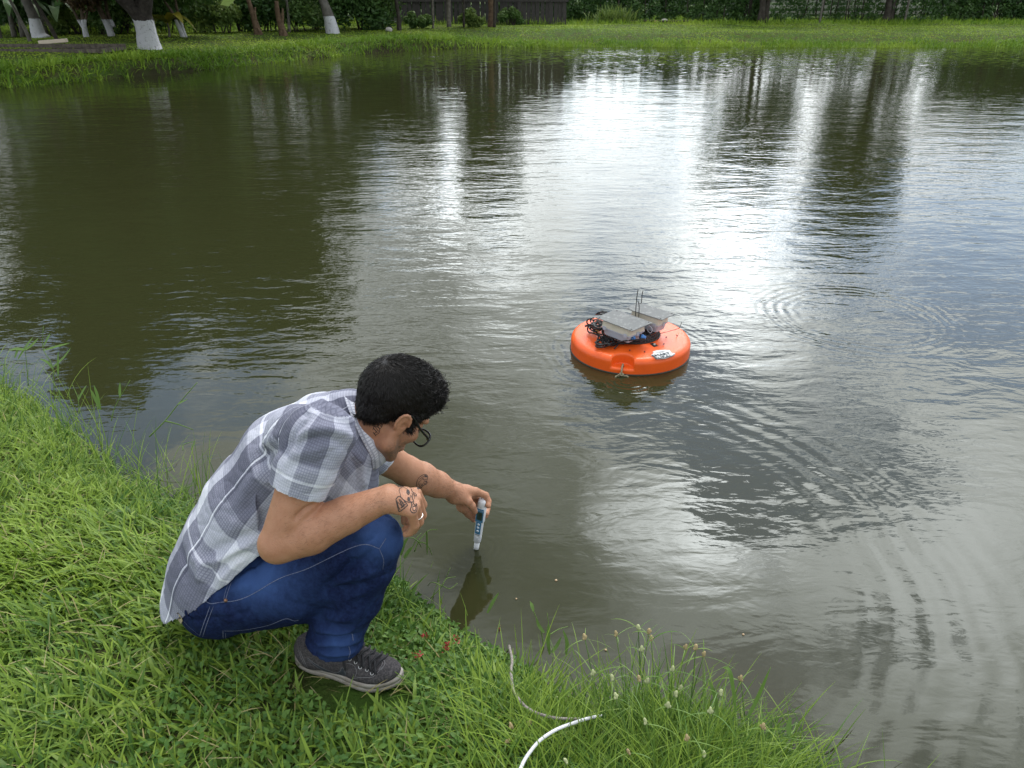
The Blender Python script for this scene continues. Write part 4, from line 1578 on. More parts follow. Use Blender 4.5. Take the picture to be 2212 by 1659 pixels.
# ---- hair: a cap shaped to the skull with a curly top, then short strands
Hf = Field((-.16, -.12, -.09), (.16, .12, .20), .0030)
Hf.ell((-.014, 0, .060), (.106, .086, .098), None, .01)
Hf.ell((.022, 0, .103), (.078, .070, .055), None, .02)
Hf.ell((-.048, 0, -.012), (.042, .060, .056), None, .02)
Hf.ell((.060, 0, .098), (.040, .060, .038), None, .02)
for s in (-1, 1):
    Hf.cone((.028, s * .0715, .045), (.029, s * .0690, .000), .009, .005, .006)
gx_ = Hf.lo[0] + Hf.h * np.arange(Hf.n[0])
zl = np.interp(gx_, [-.16, -.105, -.085, -.045, -.022, -.006, .012, .018, .040, .048, .075, .100, .13], [-.066, -.060, -.042, -.012, .012, .036, .036, -.012, -.012, .034, .056, .078, .09])
gz_ = Hf.lo[2] + Hf.h * np.arange(Hf.n[2])
Hf.d = np.maximum(Hf.d, ((zl[:, None] - gz_[None]) * .75)[:, None, :].astype(np.float32))
Hf.ell((-.010, -.086, .006), (.022, .020, .030), None, 0, 'sub')
Hf.ell((-.010, .086, .006), (.022, .020, .030), None, 0, 'sub')
V, F = Hf.surface(2)
Nn = vnormals(V, F)
curl = np.clip((V[:, 0] + .02) / .08, 0, 1) * np.clip((V[:, 2] - .05) / .05, 0, 1)
V = V + Nn * (.0008 * vnoise(V * 150, 4) + curl * (.0050 * vnoise(V * 85, 5) + .0025 * vnoise(V * 190, 6)))[:, None]
hair_m = mat("black_hair", (.008, .0065, .006), rough=.45, spec=.3, noise=(60, (.022, .017, .014), .8, .4, .7))
hair = mob('hair', np_mesh('hair', HO + (V * HS) @ HM.T, F, hair_m), PER)
gh = np.random.default_rng(17)
Nn = vnormals(V, F)
up_ = (V[:, 2] > -.05)
ix = gh.choice(np.nonzero(up_)[0], 22000)
sv, sf, so = [], [], 0
q0 = V[ix] - Nn[ix] * .001
nn = Nn[ix]
# strands flow from the whorl at the back forward and down the sides
whorl = np.array([-.085, 0, .10])
fl = q0 - whorl
fl = fl - nn * (fl * nn).sum(1)[:, None]
fl /= np.linalg.norm(fl, axis=1)[:, None] + 1e-9
ck = np.clip((q0[:, 0] + .02) / .08, 0, 1) * np.clip((q0[:, 2] - .04) / .05, 0, 1)
fl = fl + gh.normal(size=fl.shape) * (.25 + .9 * ck)[:, None]
fl = fl - nn * (fl * nn).sum(1)[:, None]
fl /= np.linalg.norm(fl, axis=1)[:, None] + 1e-9
bi = np.cross(nn, fl)
L = gh.uniform(.013, .025, len(ix))
ph = gh.uniform(0, 6.28, len(ix))
st = np.linspace(0, 1, 6)
cw = (.0006 + .0038 * ck)
lift = gh.uniform(.0004, .0022, len(ix)) * (1 + 2.2 * ck) * np.where(gh.random(len(ix)) < .08, 2.6, 1.0)
P = (q0[:, None] + fl[:, None] * (L[:, None] * st)[..., None] + bi[:, None] * (cw[:, None] * np.sin(ph[:, None] + st[None] * (3 + 5 * ck[:, None])))[..., None]
     + nn[:, None] * (lift[:, None] * np.sin(np.pi * (st[None] * .85 + .1)) * (1 + .5 * np.sin(ph[:, None] * 2 + st[None] * 6 * ck[:, None])))[..., None])
wd = .00085 * np.array([.8, 1, 1, .9, .7, .15])
k = len(ix)
ring_ = []
for a in range(3):
    an = 2 * math.pi * a / 3
    ring_.append(P + wd[None, :, None] * (math.cos(an) * bi[:, None] + math.sin(an) * nn[:, None]))
SV = np.stack(ring_, 2).reshape(-1, 3)
b_ = (np.arange(k) * 18)[:, None, None]
si = (np.arange(5) * 3)[None, :, None]
ri = np.arange(3)[None, None]
rj = (ri + 1) % 3
SF = np.stack([b_ + si + ri, b_ + si + rj, b_ + si + 3 + rj, b_ + si + 3 + ri], -1).reshape(-1, 4)
strand_m = mat("hair_strand", (.011, .009, .008), rough=.42, spec=.35)
tag(mob('hair_strands', np_mesh('hair_strands', HO + (SV * HS) @ HM.T, SF, strand_m), hair), kind='stuff')

# ---- fine dark hair on the forearms
ga = np.random.default_rng(23)
arm_m = mat('arm_hair', (.07, .035, .02), rough=.5)
for el_, wr_ in ((nel, nwr), (fel, fwr)):
    a_ = (wr_ - el_) / np.linalg.norm(wr_ - el_)
    P0, D0 = [], []
    for _ in range(1300):
        s_ = ga.uniform(.12, 1.0)
        o_ = el_ + (wr_ - el_) * s_
        d_ = ga.normal(size=3)
        d_ -= a_ * d_.dot(a_)
        d_ /= np.linalg.norm(d_)
        hit = BODY.ray_cast(Vector(o_ + d_ * .12), Vector(-d_))
        if hit[0] is None or hit[3] > .115:
            continue
        t_ = a_ + ga.normal(size=3) * .45
        n_h = np.array(hit[1])
        t_ -= n_h * t_.dot(n_h)
        P0.append(np.array(hit[0]))
        D0.append((t_ / np.linalg.norm(t_), n_h))
    P0 = np.array(P0)
    TD, NH = np.array([q[0] for q in D0]), np.array([q[1] for q in D0])
    Lh = ga.uniform(.006, .013, len(P0))[:, None]
    BB = np.cross(TD, NH) * .00010
    Q1 = P0 + TD * Lh * .5 + NH * .0011
    Q2 = P0 + TD * Lh + NH * .0008
    vv = np.stack([P0 - BB, P0 + BB, Q1 - BB, Q1 + BB, Q2 - BB * .2, Q2 + BB * .2], 1).reshape(-1, 3)
    b0 = np.arange(len(P0))[:, None] * 6
    ff = np.concatenate([b0 + np.array([0, 1, 3, 2]), b0 + np.array([2, 3, 5, 4])])
    tag(mob('arm_hair', np_mesh('arm_hair', vv, ff, arm_m), body), kind='stuff')

# ---- glasses
gm = mat("black_acetate", (.008, .008, .009), rough=.25, spec=.5)
G = MB()
GL = []
for s in (-1, 1):
    rimp = []
    for k in range(25):
        a = 2 * math.pi * k / 24
        ex = .78
        cy, cz = math.copysign(abs(math.cos(a)) ** ex, math.cos(a)), math.copysign(abs(math.sin(a)) ** ex, math.sin(a))
        rimp.append(hp(.112 - .006 * (abs(cy * .026 * s + .035 * s) / .06) ** 2 + .004 * cz, s * .036 + cy * .027, -.010 + cz * .022))
    G.tube(rimp, .0029, 6)
    GL.append(rimp[:-1])
    G.tube(spline([hp(.104, s * .064, -.002), hp(.096, s * .074, .002), hp(.050, s * .0815, .014), hp(.006, s * .083, .032), hp(-.014, s * .083, .026), hp(-.026, s * .082, .006)], 22), .0036, 6)
G.tube(spline([hp(.113, -.010, -.004), hp(.117, 0, .0), hp(.113, .010, -.004)], 8), .0021, 6)
gl = G.build('glasses', gm, PER)
lens_m = bpy.data.materials.new("lens_glass")
lens_m.use_nodes = True
n_, l_ = lens_m.node_tree.nodes, lens_m.node_tree.links
n_.remove(n_['Principled BSDF'])
tr = n_.new('ShaderNodeBsdfTransparent')
tr.inputs[0].default_value = (.86, .92, .84, 1)
gs = n_.new('ShaderNodeBsdfGlossy')
gs.inputs['Roughness'].default_value = .03
mx_ = n_.new('ShaderNodeMixShader')
mx_.inputs[0].default_value = .07
l_.new(tr.outputs[0], mx_.inputs[1])
l_.new(gs.outputs[0], mx_.inputs[2])
l_.new(mx_.outputs[0], n_['Material Output'].inputs['Surface'])
for rp in GL:
    c = np.mean(rp, 0)
    mob('lens', np_mesh('lens', np.vstack([[c], rp]), [(0, i + 1, (i + 1) % len(rp) + 1) for i in range(len(rp))], lens_m), gl)

# ---- shirt
h = .0038
Sf = Field((-1.05, 1.34, .18), (-.20, 2.20, 1.10), h)
SH = [((470, 1290), 1.72), ((490, 1230), 1.722), ((516, 1172), 1.73), ((562, 1090), 1.742), ((630, 1005), 1.755), ((700, 938), 1.765), ((748, 908), 1.77)]
SHW = [A(p, Y) for p, Y in SH]
SHR = [.152, .149, .141, .138, .136, .106, .078]
Sf.chain(SHW[:6], SHR[:6], .035, flat=(LEFT, 1.36))
Sf.chain([SHW[5], SHW[6], A((766, 899), 1.77)], [.092, .076, .070], .03)
shn = nsh + (nel - nsh) * .515
Sf.chain([SHW[4] + (nsh - SHW[4]) * .45 + np.array([-.01, 0, .045]), nsh + np.array([0, 0, -.012])], [.080, .074], .035)
Sf.chain([nsh + np.array([0, 0, -.012]), nsh + (nel - nsh) * .28 + np.array([0, -.002, .0]), shn], [.075, .072, .0695], .025)
Sf.cone(shn, shn + (nel - nsh) * .12, .0695, .069, .01)
sfh = fsh + (fel - fsh) * .52
Sf.chain([SHW[4] + (fsh - SHW[4]) * .5, fsh], [.080, .074], .035)
Sf.chain([fsh, sfh, sfh + (fel - fsh) * .12], [.080, .070, .069], .03)
# chest front, hanging a little loose
Sf.chain([A((760, 960), 1.74), A((735, 1040), 1.74), A((690, 1120), 1.73)], [.075, .09, .09], .05, flat=(LEFT, 1.3))
# hems: sleeves and tail
ua, ub = (nel - nsh) / np.linalg.norm(nel - nsh), (fel - fsh) / np.linalg.norm(fel - fsh)
hw = np.array([.11, .11, .11])
Sf.half(shn, ua, (shn + ua * .07 - hw, shn + ua * .07 + hw))
Sf.half(sfh, ub, (sfh + ub * .07 - hw, sfh + ub * .07 + hw))
Sf.cone(shn - ua * .05, shn + ua * .10, .052, .0660, .003, 'sub')
Sf.cone(sfh - ub * .05, sfh + ub * .10, .052, .0655, .003, 'sub')
h0, h1, h2 = A((362, 1298), 1.72), A((440, 1285), 1.58), A((580, 1195), 1.53)
LN = LEFT / np.linalg.norm(LEFT)
for mir in (0, 1):
    q1, q2 = [q - 2 * mir * (q - h0).dot(LN) * LN for q in (h1, h2)]
    hn = np.cross(q1 - h0, q2 - h0)
    hn = hn if hn[2] < 0 else -hn
    Sf.half(h0, hn, ((-1.1, 1.3, .1), (-.52, 2.2, .62)))
V, F = Sf.surface(2)
Nn = vnormals(V, F)
sb = bvh_of(V, F)


def on(bvh, *pts, zf=z1):
    out = []
    for p in pts:
        q = zf(*p) if zf else p
        hit = bvh.ray_cast(Vector(EYE), Vector(ray(*q)).normalized())
        if hit[0] is not None:
            out.append(np.array(hit[0]))
    return out


FOLDS = [([(990, 400), (985, 470), (955, 570), (880, 670), (835, 760), (822, 860)], .011, -.0075),
         ([(1010, 420), (1030, 520), (960, 620), (905, 690)], .016, .0055),
         ([(905, 640), (1050, 580), (1180, 590), (1290, 650)], .012, .0075), ([(900, 690), (1040, 640), (1170, 650), (1260, 720)], .010, -.0055),
         ([(1270, 620), (1330, 760), (1350, 900), (1360, 960)], .014, .007), ([(1220, 700), (1290, 800), (1310, 920)], .010, -.005),
         ([(860, 760), (1000, 720), (1100, 740)], .012, .004), ([(850, 830), (980, 800), (1120, 840)], .012, -.003),
         ([(1000, 360), (1120, 430), (1240, 510), (1320, 600)], .012, .005), ([(1060, 350), (1190, 420), (1290, 520)], .010, -.004),
         ([(820, 620), (760, 640), (690, 700), (640, 790)], .016, .005), ([(820, 700), (740, 740), (670, 830)], .014, -.005),
         ([(800, 800), (700, 880), (600, 1000), (560, 1120)], .022, .006), ([(740, 880), (640, 1010), (600, 1150)], .018, -.005),
         ([(720, 1100), (600, 1150), (480, 1230)], .02, .005), ([(700, 1220), (560, 1280), (420, 1350), (300, 1380)], .016, -.007),
         ([(690, 1270), (560, 1340), (450, 1400), (330, 1430)], .016, .009), ([(640, 1330), (520, 1410), (420, 1500)], .012, -.009),
         ([(600, 1380), (500, 1460), (430, 1560)], .012, .008), ([(380, 1420), (370, 1500), (390, 1580)], .012, -.007),
         ([(250, 1330), (300, 1420), (310, 1500), (300, 1570)], .016, .006), ([(190, 1300), (220, 1430), (215, 1560)], .016, -.005),
         ([(420, 760), (380, 900), (300, 1050)], .03, .004), ([(560, 700), (480, 860), (420, 1000)], .03, -.004)]
V2 = folds(V, Nn, [(np.array(on(sb, *p)), w, ht * 1.5) for p, w, ht in FOLDS if len(on(sb, *p)) > 1])
_q = V * np.array([9., 9., 13.]) + .6 * np.stack([vnoise(V * 6, s_) for s_ in (40, 41, 42)], 1)
V2 = V2 + Nn * (.0012 * vnoise(V * 22, 9) + .0022 * vnoise(V * 9, 10) - .0022 * (1 - np.abs(vnoise(_q, 43))) ** 6 - .0018 * (1 - np.abs(vnoise(_q * 1.9 + 7, 44))) ** 6)[:, None]
# cloth coordinates: along and round the back, along and round each sleeve
def tube_uv(V, pts, left, rmean):
    P = spline(pts, 60)
    T = np.gradient(P, axis=0)
    s = np.concatenate([[0], np.cumsum(np.linalg.norm(np.diff(P, axis=0), axis=1))])
    d2 = np.stack([((V - p) ** 2).sum(1) for p in P], 1)
    j = d2.argmin(1)
    t = T[j] / np.linalg.norm(T[j], axis=1)[:, None]
    r = V - P[j]
    al = (r * t).sum(1)
    r = r - t * al[:, None]
    lf = left - t * (t @ left)[:, None]
    lf /= np.linalg.norm(lf, axis=1)[:, None]
    bk = np.cross(t, lf)
    ang = np.arctan2((r * lf).sum(1), (r * bk).sum(1))
    return s[j] + al, ang * rmean, np.sqrt(d2.min(1))


u0, v0, d0 = tube_uv(V, SHW, LEFT, .155)
lf_n = np.cross(ua, np.array([0, 1.0, 0]))
u1, v1, d1 = tube_uv(V, [nsh - ua * .10, nsh, shn, shn + ua * .05], lf_n, .085)
u2, v2, d2_ = tube_uv(V, [fsh - ub * .10, fsh, sfh, sfh + ub * .05], lf_n, .085)
tn = (V - nsh) @ ua
tf = (V - fsh) @ ub
# the armhole seam: where the sleeve is nearer than the body
arm = np.array([on(sb, p)[0] for p in [(1000, 400), (985, 470), (955, 570), (880, 670), (835, 760), (822, 860)] if on(sb, p)])
near_side = (V[:, 1] < 1.62)
sl_n = near_side & ((d1 - .078) < (d0 - .168)) & (tn > -.055)
sl_f = (V[:, 1] > 1.85) & ((d2_ - .078) < (d0 - .168)) & (tf > -.05)
U = np.where(sl_n, u1 + .037, np.where(sl_f, u2, u0))
W = np.where(sl_n, v1 + .05, np.where(sl_f, v2, v0))


def plaid(name, bands=True):
    m = mat(name, (.8, .8, .8), rough=.85, spec=.15)
    n, l = m.node_tree.nodes, m.node_tree.links
    p = n['Principled BSDF']

    def att(nmn):
        a = n.new('ShaderNodeAttribute')
        a.attribute_name = nmn
        return a.outputs['Fac']

    def mt(op, a, b=None, c=None):
        q = n.new('ShaderNodeMath')
        q.operation = op
        for i, v in enumerate((a, b, c)):
            if v is None:
                continue
            if isinstance(v, (int, float)):
                q.inputs[i].default_value = v
            else:
                l.new(v, q.inputs[i])
        return q.outputs[0]

    def band(v, period, stops, off=0.0):
        fr = mt('FRACT', mt('ADD', mt('DIVIDE', v, period), 10 + off))
        cr = n.new('ShaderNodeValToRGB')
        cr.color_ramp.interpolation = 'CONSTANT'
        el = cr.color_ramp.elements
        el[0].position, el[0].color = stops[0][0], (stops[0][1],) * 3 + (1,)
        el[1].position, el[1].color = stops[1][0], (stops[1][1],) * 3 + (1,)
        for pos, val in stops[2:]:
            e = el.new(pos)
            e.color = (val,) * 3 + (1,)
        l.new(fr, cr.inputs[0])
        return cr.outputs[0]

    u, v = att('along'), att('round')
    wa = band(v, .34, [(0, .95), (.18, .38), (.40, .05), (.427, 1.25), (.445, .05), (.452, .22), (.66, .95), (.83, .48)], .74)
    we = band(u, .32, [(0, .95), (.22, .42), (.40, .12), (.74, .48), (.86, .48), (.866, 1.1), (.885, .48)], .12)
    s = mt('MULTIPLY', mt('ADD', wa, we), .5)
    # fine check of the weave, stronger where a light band meets a dark one
    f1 = mt('GREATER_THAN', mt('FRACT', mt('DIVIDE', mt('ADD', u, 5.0), .0068)), .70)
    f2 = mt('GREATER_THAN', mt('FRACT', mt('DIVIDE', mt('ADD', v, 5.0), .0068)), .70)
    fine = mt('MAXIMUM', f1, f2)
    s2 = mt('SUBTRACT', s, mt('MULTIPLY', fine, .13)) if bands else mt('SUBTRACT', .90, mt('MULTIPLY', fine, .32))
    mr = n.new('ShaderNodeMapRange')
    mr.inputs['From Min'].default_value = .0
    mr.inputs['From Max'].default_value = .95
    l.new(s2, mr.inputs['Value'])
    cr = n.new('ShaderNodeValToRGB')
    el = cr.color_ramp.elements
    el[0].position, el[0].color = 0, (.085, .088, .125, 1)
    el[1].position, el[1].color = 1, (.72, .73, .80, 1)
    for pos, c in ((.3, (.19, .195, .255, 1)), (.6, (.42, .43, .51, 1))):
        e = el.new(pos)
        e.color = c
    l.new(mr.outputs[0], cr.inputs[0])
    l.new(cr.outputs[0], p.inputs['Base Color'])
    tc = n.new('ShaderNodeTexCoord')
    tx = n.new('ShaderNodeTexNoise')
    tx.inputs['Scale'].default_value = 55
    tx.inputs['Detail'].default_value = 4
    l.new(tc.outputs['Object'], tx.inputs['Vector'])
    b = n.new('ShaderNodeBump')
    b.inputs['Distance'].default_value = .004
    l.new(tx.outputs['Fac'], b.inputs['Height'])
    l.new(b.outputs[0], p.inputs['Normal'])
    return m


shirt_m = plaid("checked_cotton")
shirt = mob('shirt', np_mesh('shirt', V2, F, shirt_m, True, {'along': U, 'round': W}), PER)
SHIRT = bvh_of(V2, F)
# collar: a stand that folds over into a leaf, open at the throat
NC = A((805, 919), 1.775)
na = A((862, 885), 1.80) - A((762, 925), 1.765)
na /= np.linalg.norm(na)
nb = A((778, 842), 1.77) - NC
nb = nb - na * nb.dot(na)
nb /= np.linalg.norm(nb)
nl = np.cross(na, nb)
cv, cf, cu, cw_ = [], [], [], []
prof = [(-.030, .074), (.006, .073), (.020, .074), (.024, .078), (.020, .0835), (.000, .096), (-.028, .110), (-.029, .1075), (-.002, .093)]
nA = 56
for i in range(nA):
    a = R(-158 + 316 * i / (nA - 1))
    pt = max(0, (abs(a) - R(105)) / R(53))
    for k, (zz, rr) in enumerate(prof):
        q = NC + na * (zz - (.030 * pt if k > 3 and k < 8 else 0) - .006 * math.cos(a)) + (nb * math.cos(a) * 1.05 + nl * math.sin(a) * .98) * (rr + .006 * pt)
        cv.append(q)
        cu.append(a * .08)
        cw_.append(zz + rr)
m_ = len(prof)
for i in range(nA - 1):
    for k in range(m_ - 1):
        cf.append((i * m_ + k, i * m_ + k + 1, (i + 1) * m_ + k + 1, (i + 1) * m_ + k))
mob('collar', np_mesh('collar', cv, cf, plaid('fine_checked_cotton', False), True, {'along': np.array(cu), 'round': np.array(cw_)}), shirt)
# stitched band round the sleeve hem, lanyard at the throat
Hm = MB()
for sc, ax in ((shn, ua), (sfh, ub)):
    e1 = np.cross(ax, [0, 0, 1.0])
    e1 /= np.linalg.norm(e1)
    e2 = np.cross(ax, e1)
    Hm.tube([sc - ax * .018 + (e1 * math.cos(t) + e2 * math.sin(t)) * .0700 for t in np.linspace(0, 2 * math.pi, 41)], .0011, 4, False)
tag(Hm.build('hem_stitching', mat("pale_thread", (.55, .56, .62), rough=.8), shirt), kind='stuff')
ly = MB()
lp = spline([A((800, 985), 1.83), A((803, 1010), 1.84), A((806, 1045), 1.85), A((808, 1075), 1.85)], 10)
for i in range(9):
    mid = (lp[i] + lp[i + 1]) / 2
    ly.box(mid, (.022, .002, np.linalg.norm(lp[i + 1] - lp[i]) * 1.05), Matrix.Rotation(R(8), 3, 'Y'))
ly.build('lanyard', mat("navy_ribbon", (.015, .035, .16), rough=.7), PER, False)

# ---- jeans
h = .0040
J = Field((-1.02, 1.34, .12), (-.18, 2.14, .70), h)
J.chain([A((480, 1285), 1.63), A((640, 1263), 1.578), A((762, 1195), 1.55), A((806, 1168), 1.55)], [.113, .101, .084, .072], .02)
J.chain([A((806, 1168), 1.55), A((792, 1215), 1.545), A((766, 1290), 1.535), A((734, 1345), 1.535), A((722, 1385), 1.535)], [.072, .075, .069, .070, .080], .018)
J.ell(A((480, 1262), 1.72), (.118, .165, .12), None, .03)
J.ell(A((476, 1288), 1.64), (.108, .10, .102), None, .03)
J.ell(A((510, 1235), 1.83), (.11, .10, .105), None, .03)
J.chain([A((530, 1230), 1.85), A((765, 1190), 1.93)], [.105, .07], .03)
J.chain([A((765, 1190), 1.93), A((750, 1245), 1.94), A((745, 1275), 1.95)], [.068, .064, .062], .018)
ha = A((722, 1385), 1.535) - A((734, 1345), 1.535)
ha /= np.linalg.norm(ha)
hc = A((722, 1383), 1.535)
J.half(hc, ha + np.array([.10, 0, 0]), (hc + ha * .05 - .11, hc + ha * .05 + .11))
J.cone(hc - ha * .03, hc + ha * .08, .062, .072, .004, 'sub')
V, F = J.surface(2)
Nn = vnormals(V, F)
jb = bvh_of(V, F)
JF = [([(1380, 470), (1480, 400), (1600, 330), (1700, 215)], .012, -.006), ([(1330, 560), (1450, 500), (1600, 460), (1700, 410)], .013, .006),
      ([(1300, 610), (1420, 560), (1560, 530)], .012, -.006), ([(1280, 660), (1400, 640), (1530, 600), (1640, 560)], .014, .005),
      ([(1240, 620), (1340, 520), (1440, 430), (1500, 320)], .014, -.011), ([(1270, 760), (1380, 790), (1480, 780)], .010, .005),
      ([(1200, 850), (1300, 880), (1420, 880), (1560, 830)], .010, .008), ([(1180, 890), (1290, 925), (1420, 925), (1570, 880)], .008, -.008),
      ([(1170, 930), (1290, 970), (1430, 965), (1570, 925)], .009, .009), ([(1190, 975), (1300, 1010), (1430, 1005), (1560, 970)], .007, -.008),
      ([(1220, 1010), (1320, 1045), (1440, 1040), (1540, 1010)], .008, .006), ([(1260, 720), (1340, 735), (1440, 715)], .009, -.004),
      ([(620, 470), (720, 400), (830, 350)], .012, -.005), ([(560, 620), (640, 560), (760, 520)], .012, .004), ([(700, 640), (860, 590), (1000, 540)], .02, -.004),
      ([(440, 700), (560, 760), (700, 780)], .02, .004), ([(380, 620), (430, 680), (420, 800)], .012, -.004), ([(900, 860), (1050, 790), (1180, 690)], .02, .005)]
V = folds(V, Nn, [(np.array(on(jb, *p, zf=z2)), w, ht * 1.35) for p, w, ht in JF if len(on(jb, *p, zf=z2)) > 1])
_q = V * 13. + .7 * np.stack([vnoise(V * 8, s_) for s_ in (50, 51, 52)], 1)
V = V + Nn * (.0010 * vnoise(V * 30, 12) + .0020 * vnoise(V * 11, 13) - .0042 * (1 - np.abs(vnoise(_q, 53))) ** 6 - .0016 * (1 - np.abs(vnoise(_q * 2.1 + 3, 54))) ** 5)[:, None]
JEANS = bvh_of(V, F)
# worn, faded places: lap, knee, ankle folds
wear = np.zeros(len(V))
for p, rr, a in (((830, 470), .075, .75), ((720, 480), .06, .6), ((1780, 120), .075, .70), ((1650, 160), .06, .45), ((1420, 930), .05, .45), ((1400, 1010), .05, .45), ((1080, 560), .10, .2), ((420, 620), .05, .15)):
    q = on(JEANS, p, zf=z2)
    if q:
        wear += a * np.exp(-(((V - q[0]) ** 2).sum(1) / rr ** 2))
wear = np.clip(wear + .10 * vnoise(V * 26, 14) + .12 * vnoise(V * 90, 15), 0, 1)
denim = mat("denim", (.0050, .0095, .038), rough=.85, spec=.12, noise=(150, (.011, .021, .072), .8, .42, .62), bump=(260, .0012, 4), attr=('tint', (.036, .075, .205)))
jeans = mob('jeans', np_mesh('jeans', V, F, denim, True, {'tint': wear}), PER)
st = MB()
TH = .0017
SEAMS = [([(515, 662), (640, 648), (760, 600), (950, 490), (1150, 420), (1300, 348), (1430, 285), (1530, 246), (1610, 238), (1692, 268)], TH), ([(1692, 268), (1722, 350), (1715, 420)], TH * .7),
         ([(538, 872), (640, 870), (750, 856), (880, 828), (1000, 782), (1060, 797), (1100, 790)], TH), ([(538, 868), (540, 930), (546, 982)], TH),
         ([(556, 885), (560, 940), (564, 980)], TH * .7), ([(445, 690), (400, 810), (360, 930)], TH), ([(470, 692), (420, 820), (382, 936)], TH),
         ([(600, 520), (575, 590), (558, 648)], TH), ([(585, 515), (560, 580), (545, 640)], TH * .8), ([(1690, 270), (1740, 190)], TH * .8),
         ([(1490, 888), (1497, 945)], TH), ([(1463, 985), (1475, 1030), (1462, 1075)], TH), ([(700, 880), (720, 920), (760, 945)], TH * .6),
         ([(410, 655), (455, 672), (515, 662)], TH), ([(250, 800), (300, 850), (360, 900)], TH * .01)]
for pts, w in SEAMS:
    stroke(st, JEANS, [z2(*p) for p in pts], w, .0010)
st.build('seam_stitching', mat("seam_thread", (.15, .17, .26), rough=.8, noise=(300, (.05, .06, .12), .8, .45, .6)), jeans)
lp_ = MB()
stroke(lp_, JEANS, [z2(270, 700), z2(275, 745), z2(295, 780)], .010, .004)
stroke(lp_, JEANS, [z2(292, 768), z2(312, 778)], .010, .004)
lp_.build('belt_loop', denim, jeans)
pt_ = MB()
stroke(pt_, JEANS, [z2(186, 692), z2(200, 735), z2(222, 775), z2(242, 805)], .040, .0022, 10)
pw = pt_.build('waist_patch', mat("tan_leather", (.40, .33, .22), rough=.7, noise=(40, (.28, .22, .14), .7, .4, .7)), jeans)
pk = MB()
for a, b in (((192, 712), (206, 708)), ((205, 742), (222, 738)), ((222, 775), (236, 770))):
    stroke(pk, JEANS, [z2(*a), z2(*b)], .006, .0036, 4)
if pk.v:
    pk.build('patch_print', mat("dark_print", (.06, .05, .05), rough=.8), jeans)
rv = on(JEANS, (560, 648), zf=z2)
if rv:
    MB().lathe([(.0001, .004), (.004, .0035), (.0055, .001), (.0055, -.002)], 12, rv[0], np.array(Vector(EYE - rv[0]).to_track_quat('Z', 'Y').to_matrix())).build(
        'rivet', mat("copper_rivet", (.25, .14, .09), rough=.4, metal=.9), jeans)

# ---- shoes
FZ = gz(-.43, 1.50)


def shoe(org, fwd, zr, pitch=0.0):
    fwd = np.array([fwd[0], fwd[1], 0.0])
    fwd /= np.linalg.norm(fwd)
    lat = np.cross([0, 0, 1.0], fwd)
    M = np.stack([fwd, lat, [0, 0, 1.0]], 1)
    w = lambda P: np.asarray(org) + np.asarray(P) @ M.T
    # sole outline (x from the heel), extruded with a groove
    t = np.linspace(0, 2 * math.pi, 64, endpoint=False)
    ox = .160 + .160 * np.cos(t)
    half = .034 + .016 * np.exp(-((ox - .235) / .075) ** 2) + .006 * np.exp(-((ox - .05) / .05) ** 2)
    oy = np.sign(np.sin(t)) * np.abs(np.sin(t)) ** .55 * half - .008 * np.exp(-((ox - .25) / .09) ** 2)
    V, F = [], []
    prf = [(0, .955), (.004, 1.0), (.016, 1.012), (.0165, .992), (.0185, .992), (.019, 1.012), (.030, 1.0), (.032, .96), (.030, .80)]
    for zz, sc in prf:
        lift = .018 * np.clip((ox - .23) / .09, 0, 1) ** 2 + .0
        V.append(np.stack([.16 + (ox - .16) * sc, oy * sc, zz + lift + .006 * np.clip((.06 - ox) / .06, 0, 1) * (zz > .02)], 1))
    V = np.concatenate(V)
    n = 64
    for k in range(len(prf) - 1):
        for i in range(n):
            j = (i + 1) % n
            F.append((k * n + i, k * n + j, (k + 1) * n + j, (k + 1) * n + i))
    F.append(tuple(range(n - 1, -1, -1)))
    F.append(tuple(range((len(prf) - 1) * n, len(prf) * n)))
    sole = np_mesh('sole', w(V), F, sole_m)
    fd_ = Field((-.03, -.08, .0), (.35, .08, .18), .0030)
    fd_.ell((.058, 0, .058), (.058, .040, .052), None, .02)
    fd_.cone((.058, 0, .06), (.072, 0, .120), .043, .041, .02)
    fd_.cone((.07, 0, .054), (.20, -.002, .046), .043, .040, .02)
    fd_.ell((.236, -.006, .042), (.082, .047, .034), None, .02)
    fd_.cone((.085, 0, .100), (.200, -.002, .062), .036, .028, .025)
    fd_.cone((.075, 0, .10), (.068, 0, .17), .034, .036, .004, 'sub')
    fd_.half((.07, 0, .106), (-.25, 0, 1), ((-.03, -.08, .0), (.35, .08, .18)))
    fd_.half((0, 0, .024), (0, 0, -1))
    v, f = fd_.surface(2)
    nn = vnormals(v, f)
    v = folds(v, nn, [([(.19, -.06, .05), (.196, -.03, .075), (.195, .02, .078)], .006, -.004), ([(.215, -.06, .045), (.222, -.02, .072), (.22, .02, .07)], .006, -.003),
                      ([(.255, -.06, .05), (.262, 0, .078)], .008, -.002)])
    v = v + nn * (.0008 * vnoise(v * 60, 3))[:, None]
    v[:, 2] += .018 * np.clip((v[:, 0] - .23) / .09, 0, 1) ** 2
    up = np_mesh('upper', w(v), f, [shoe_m])
    return w, sole, up, v, f, M


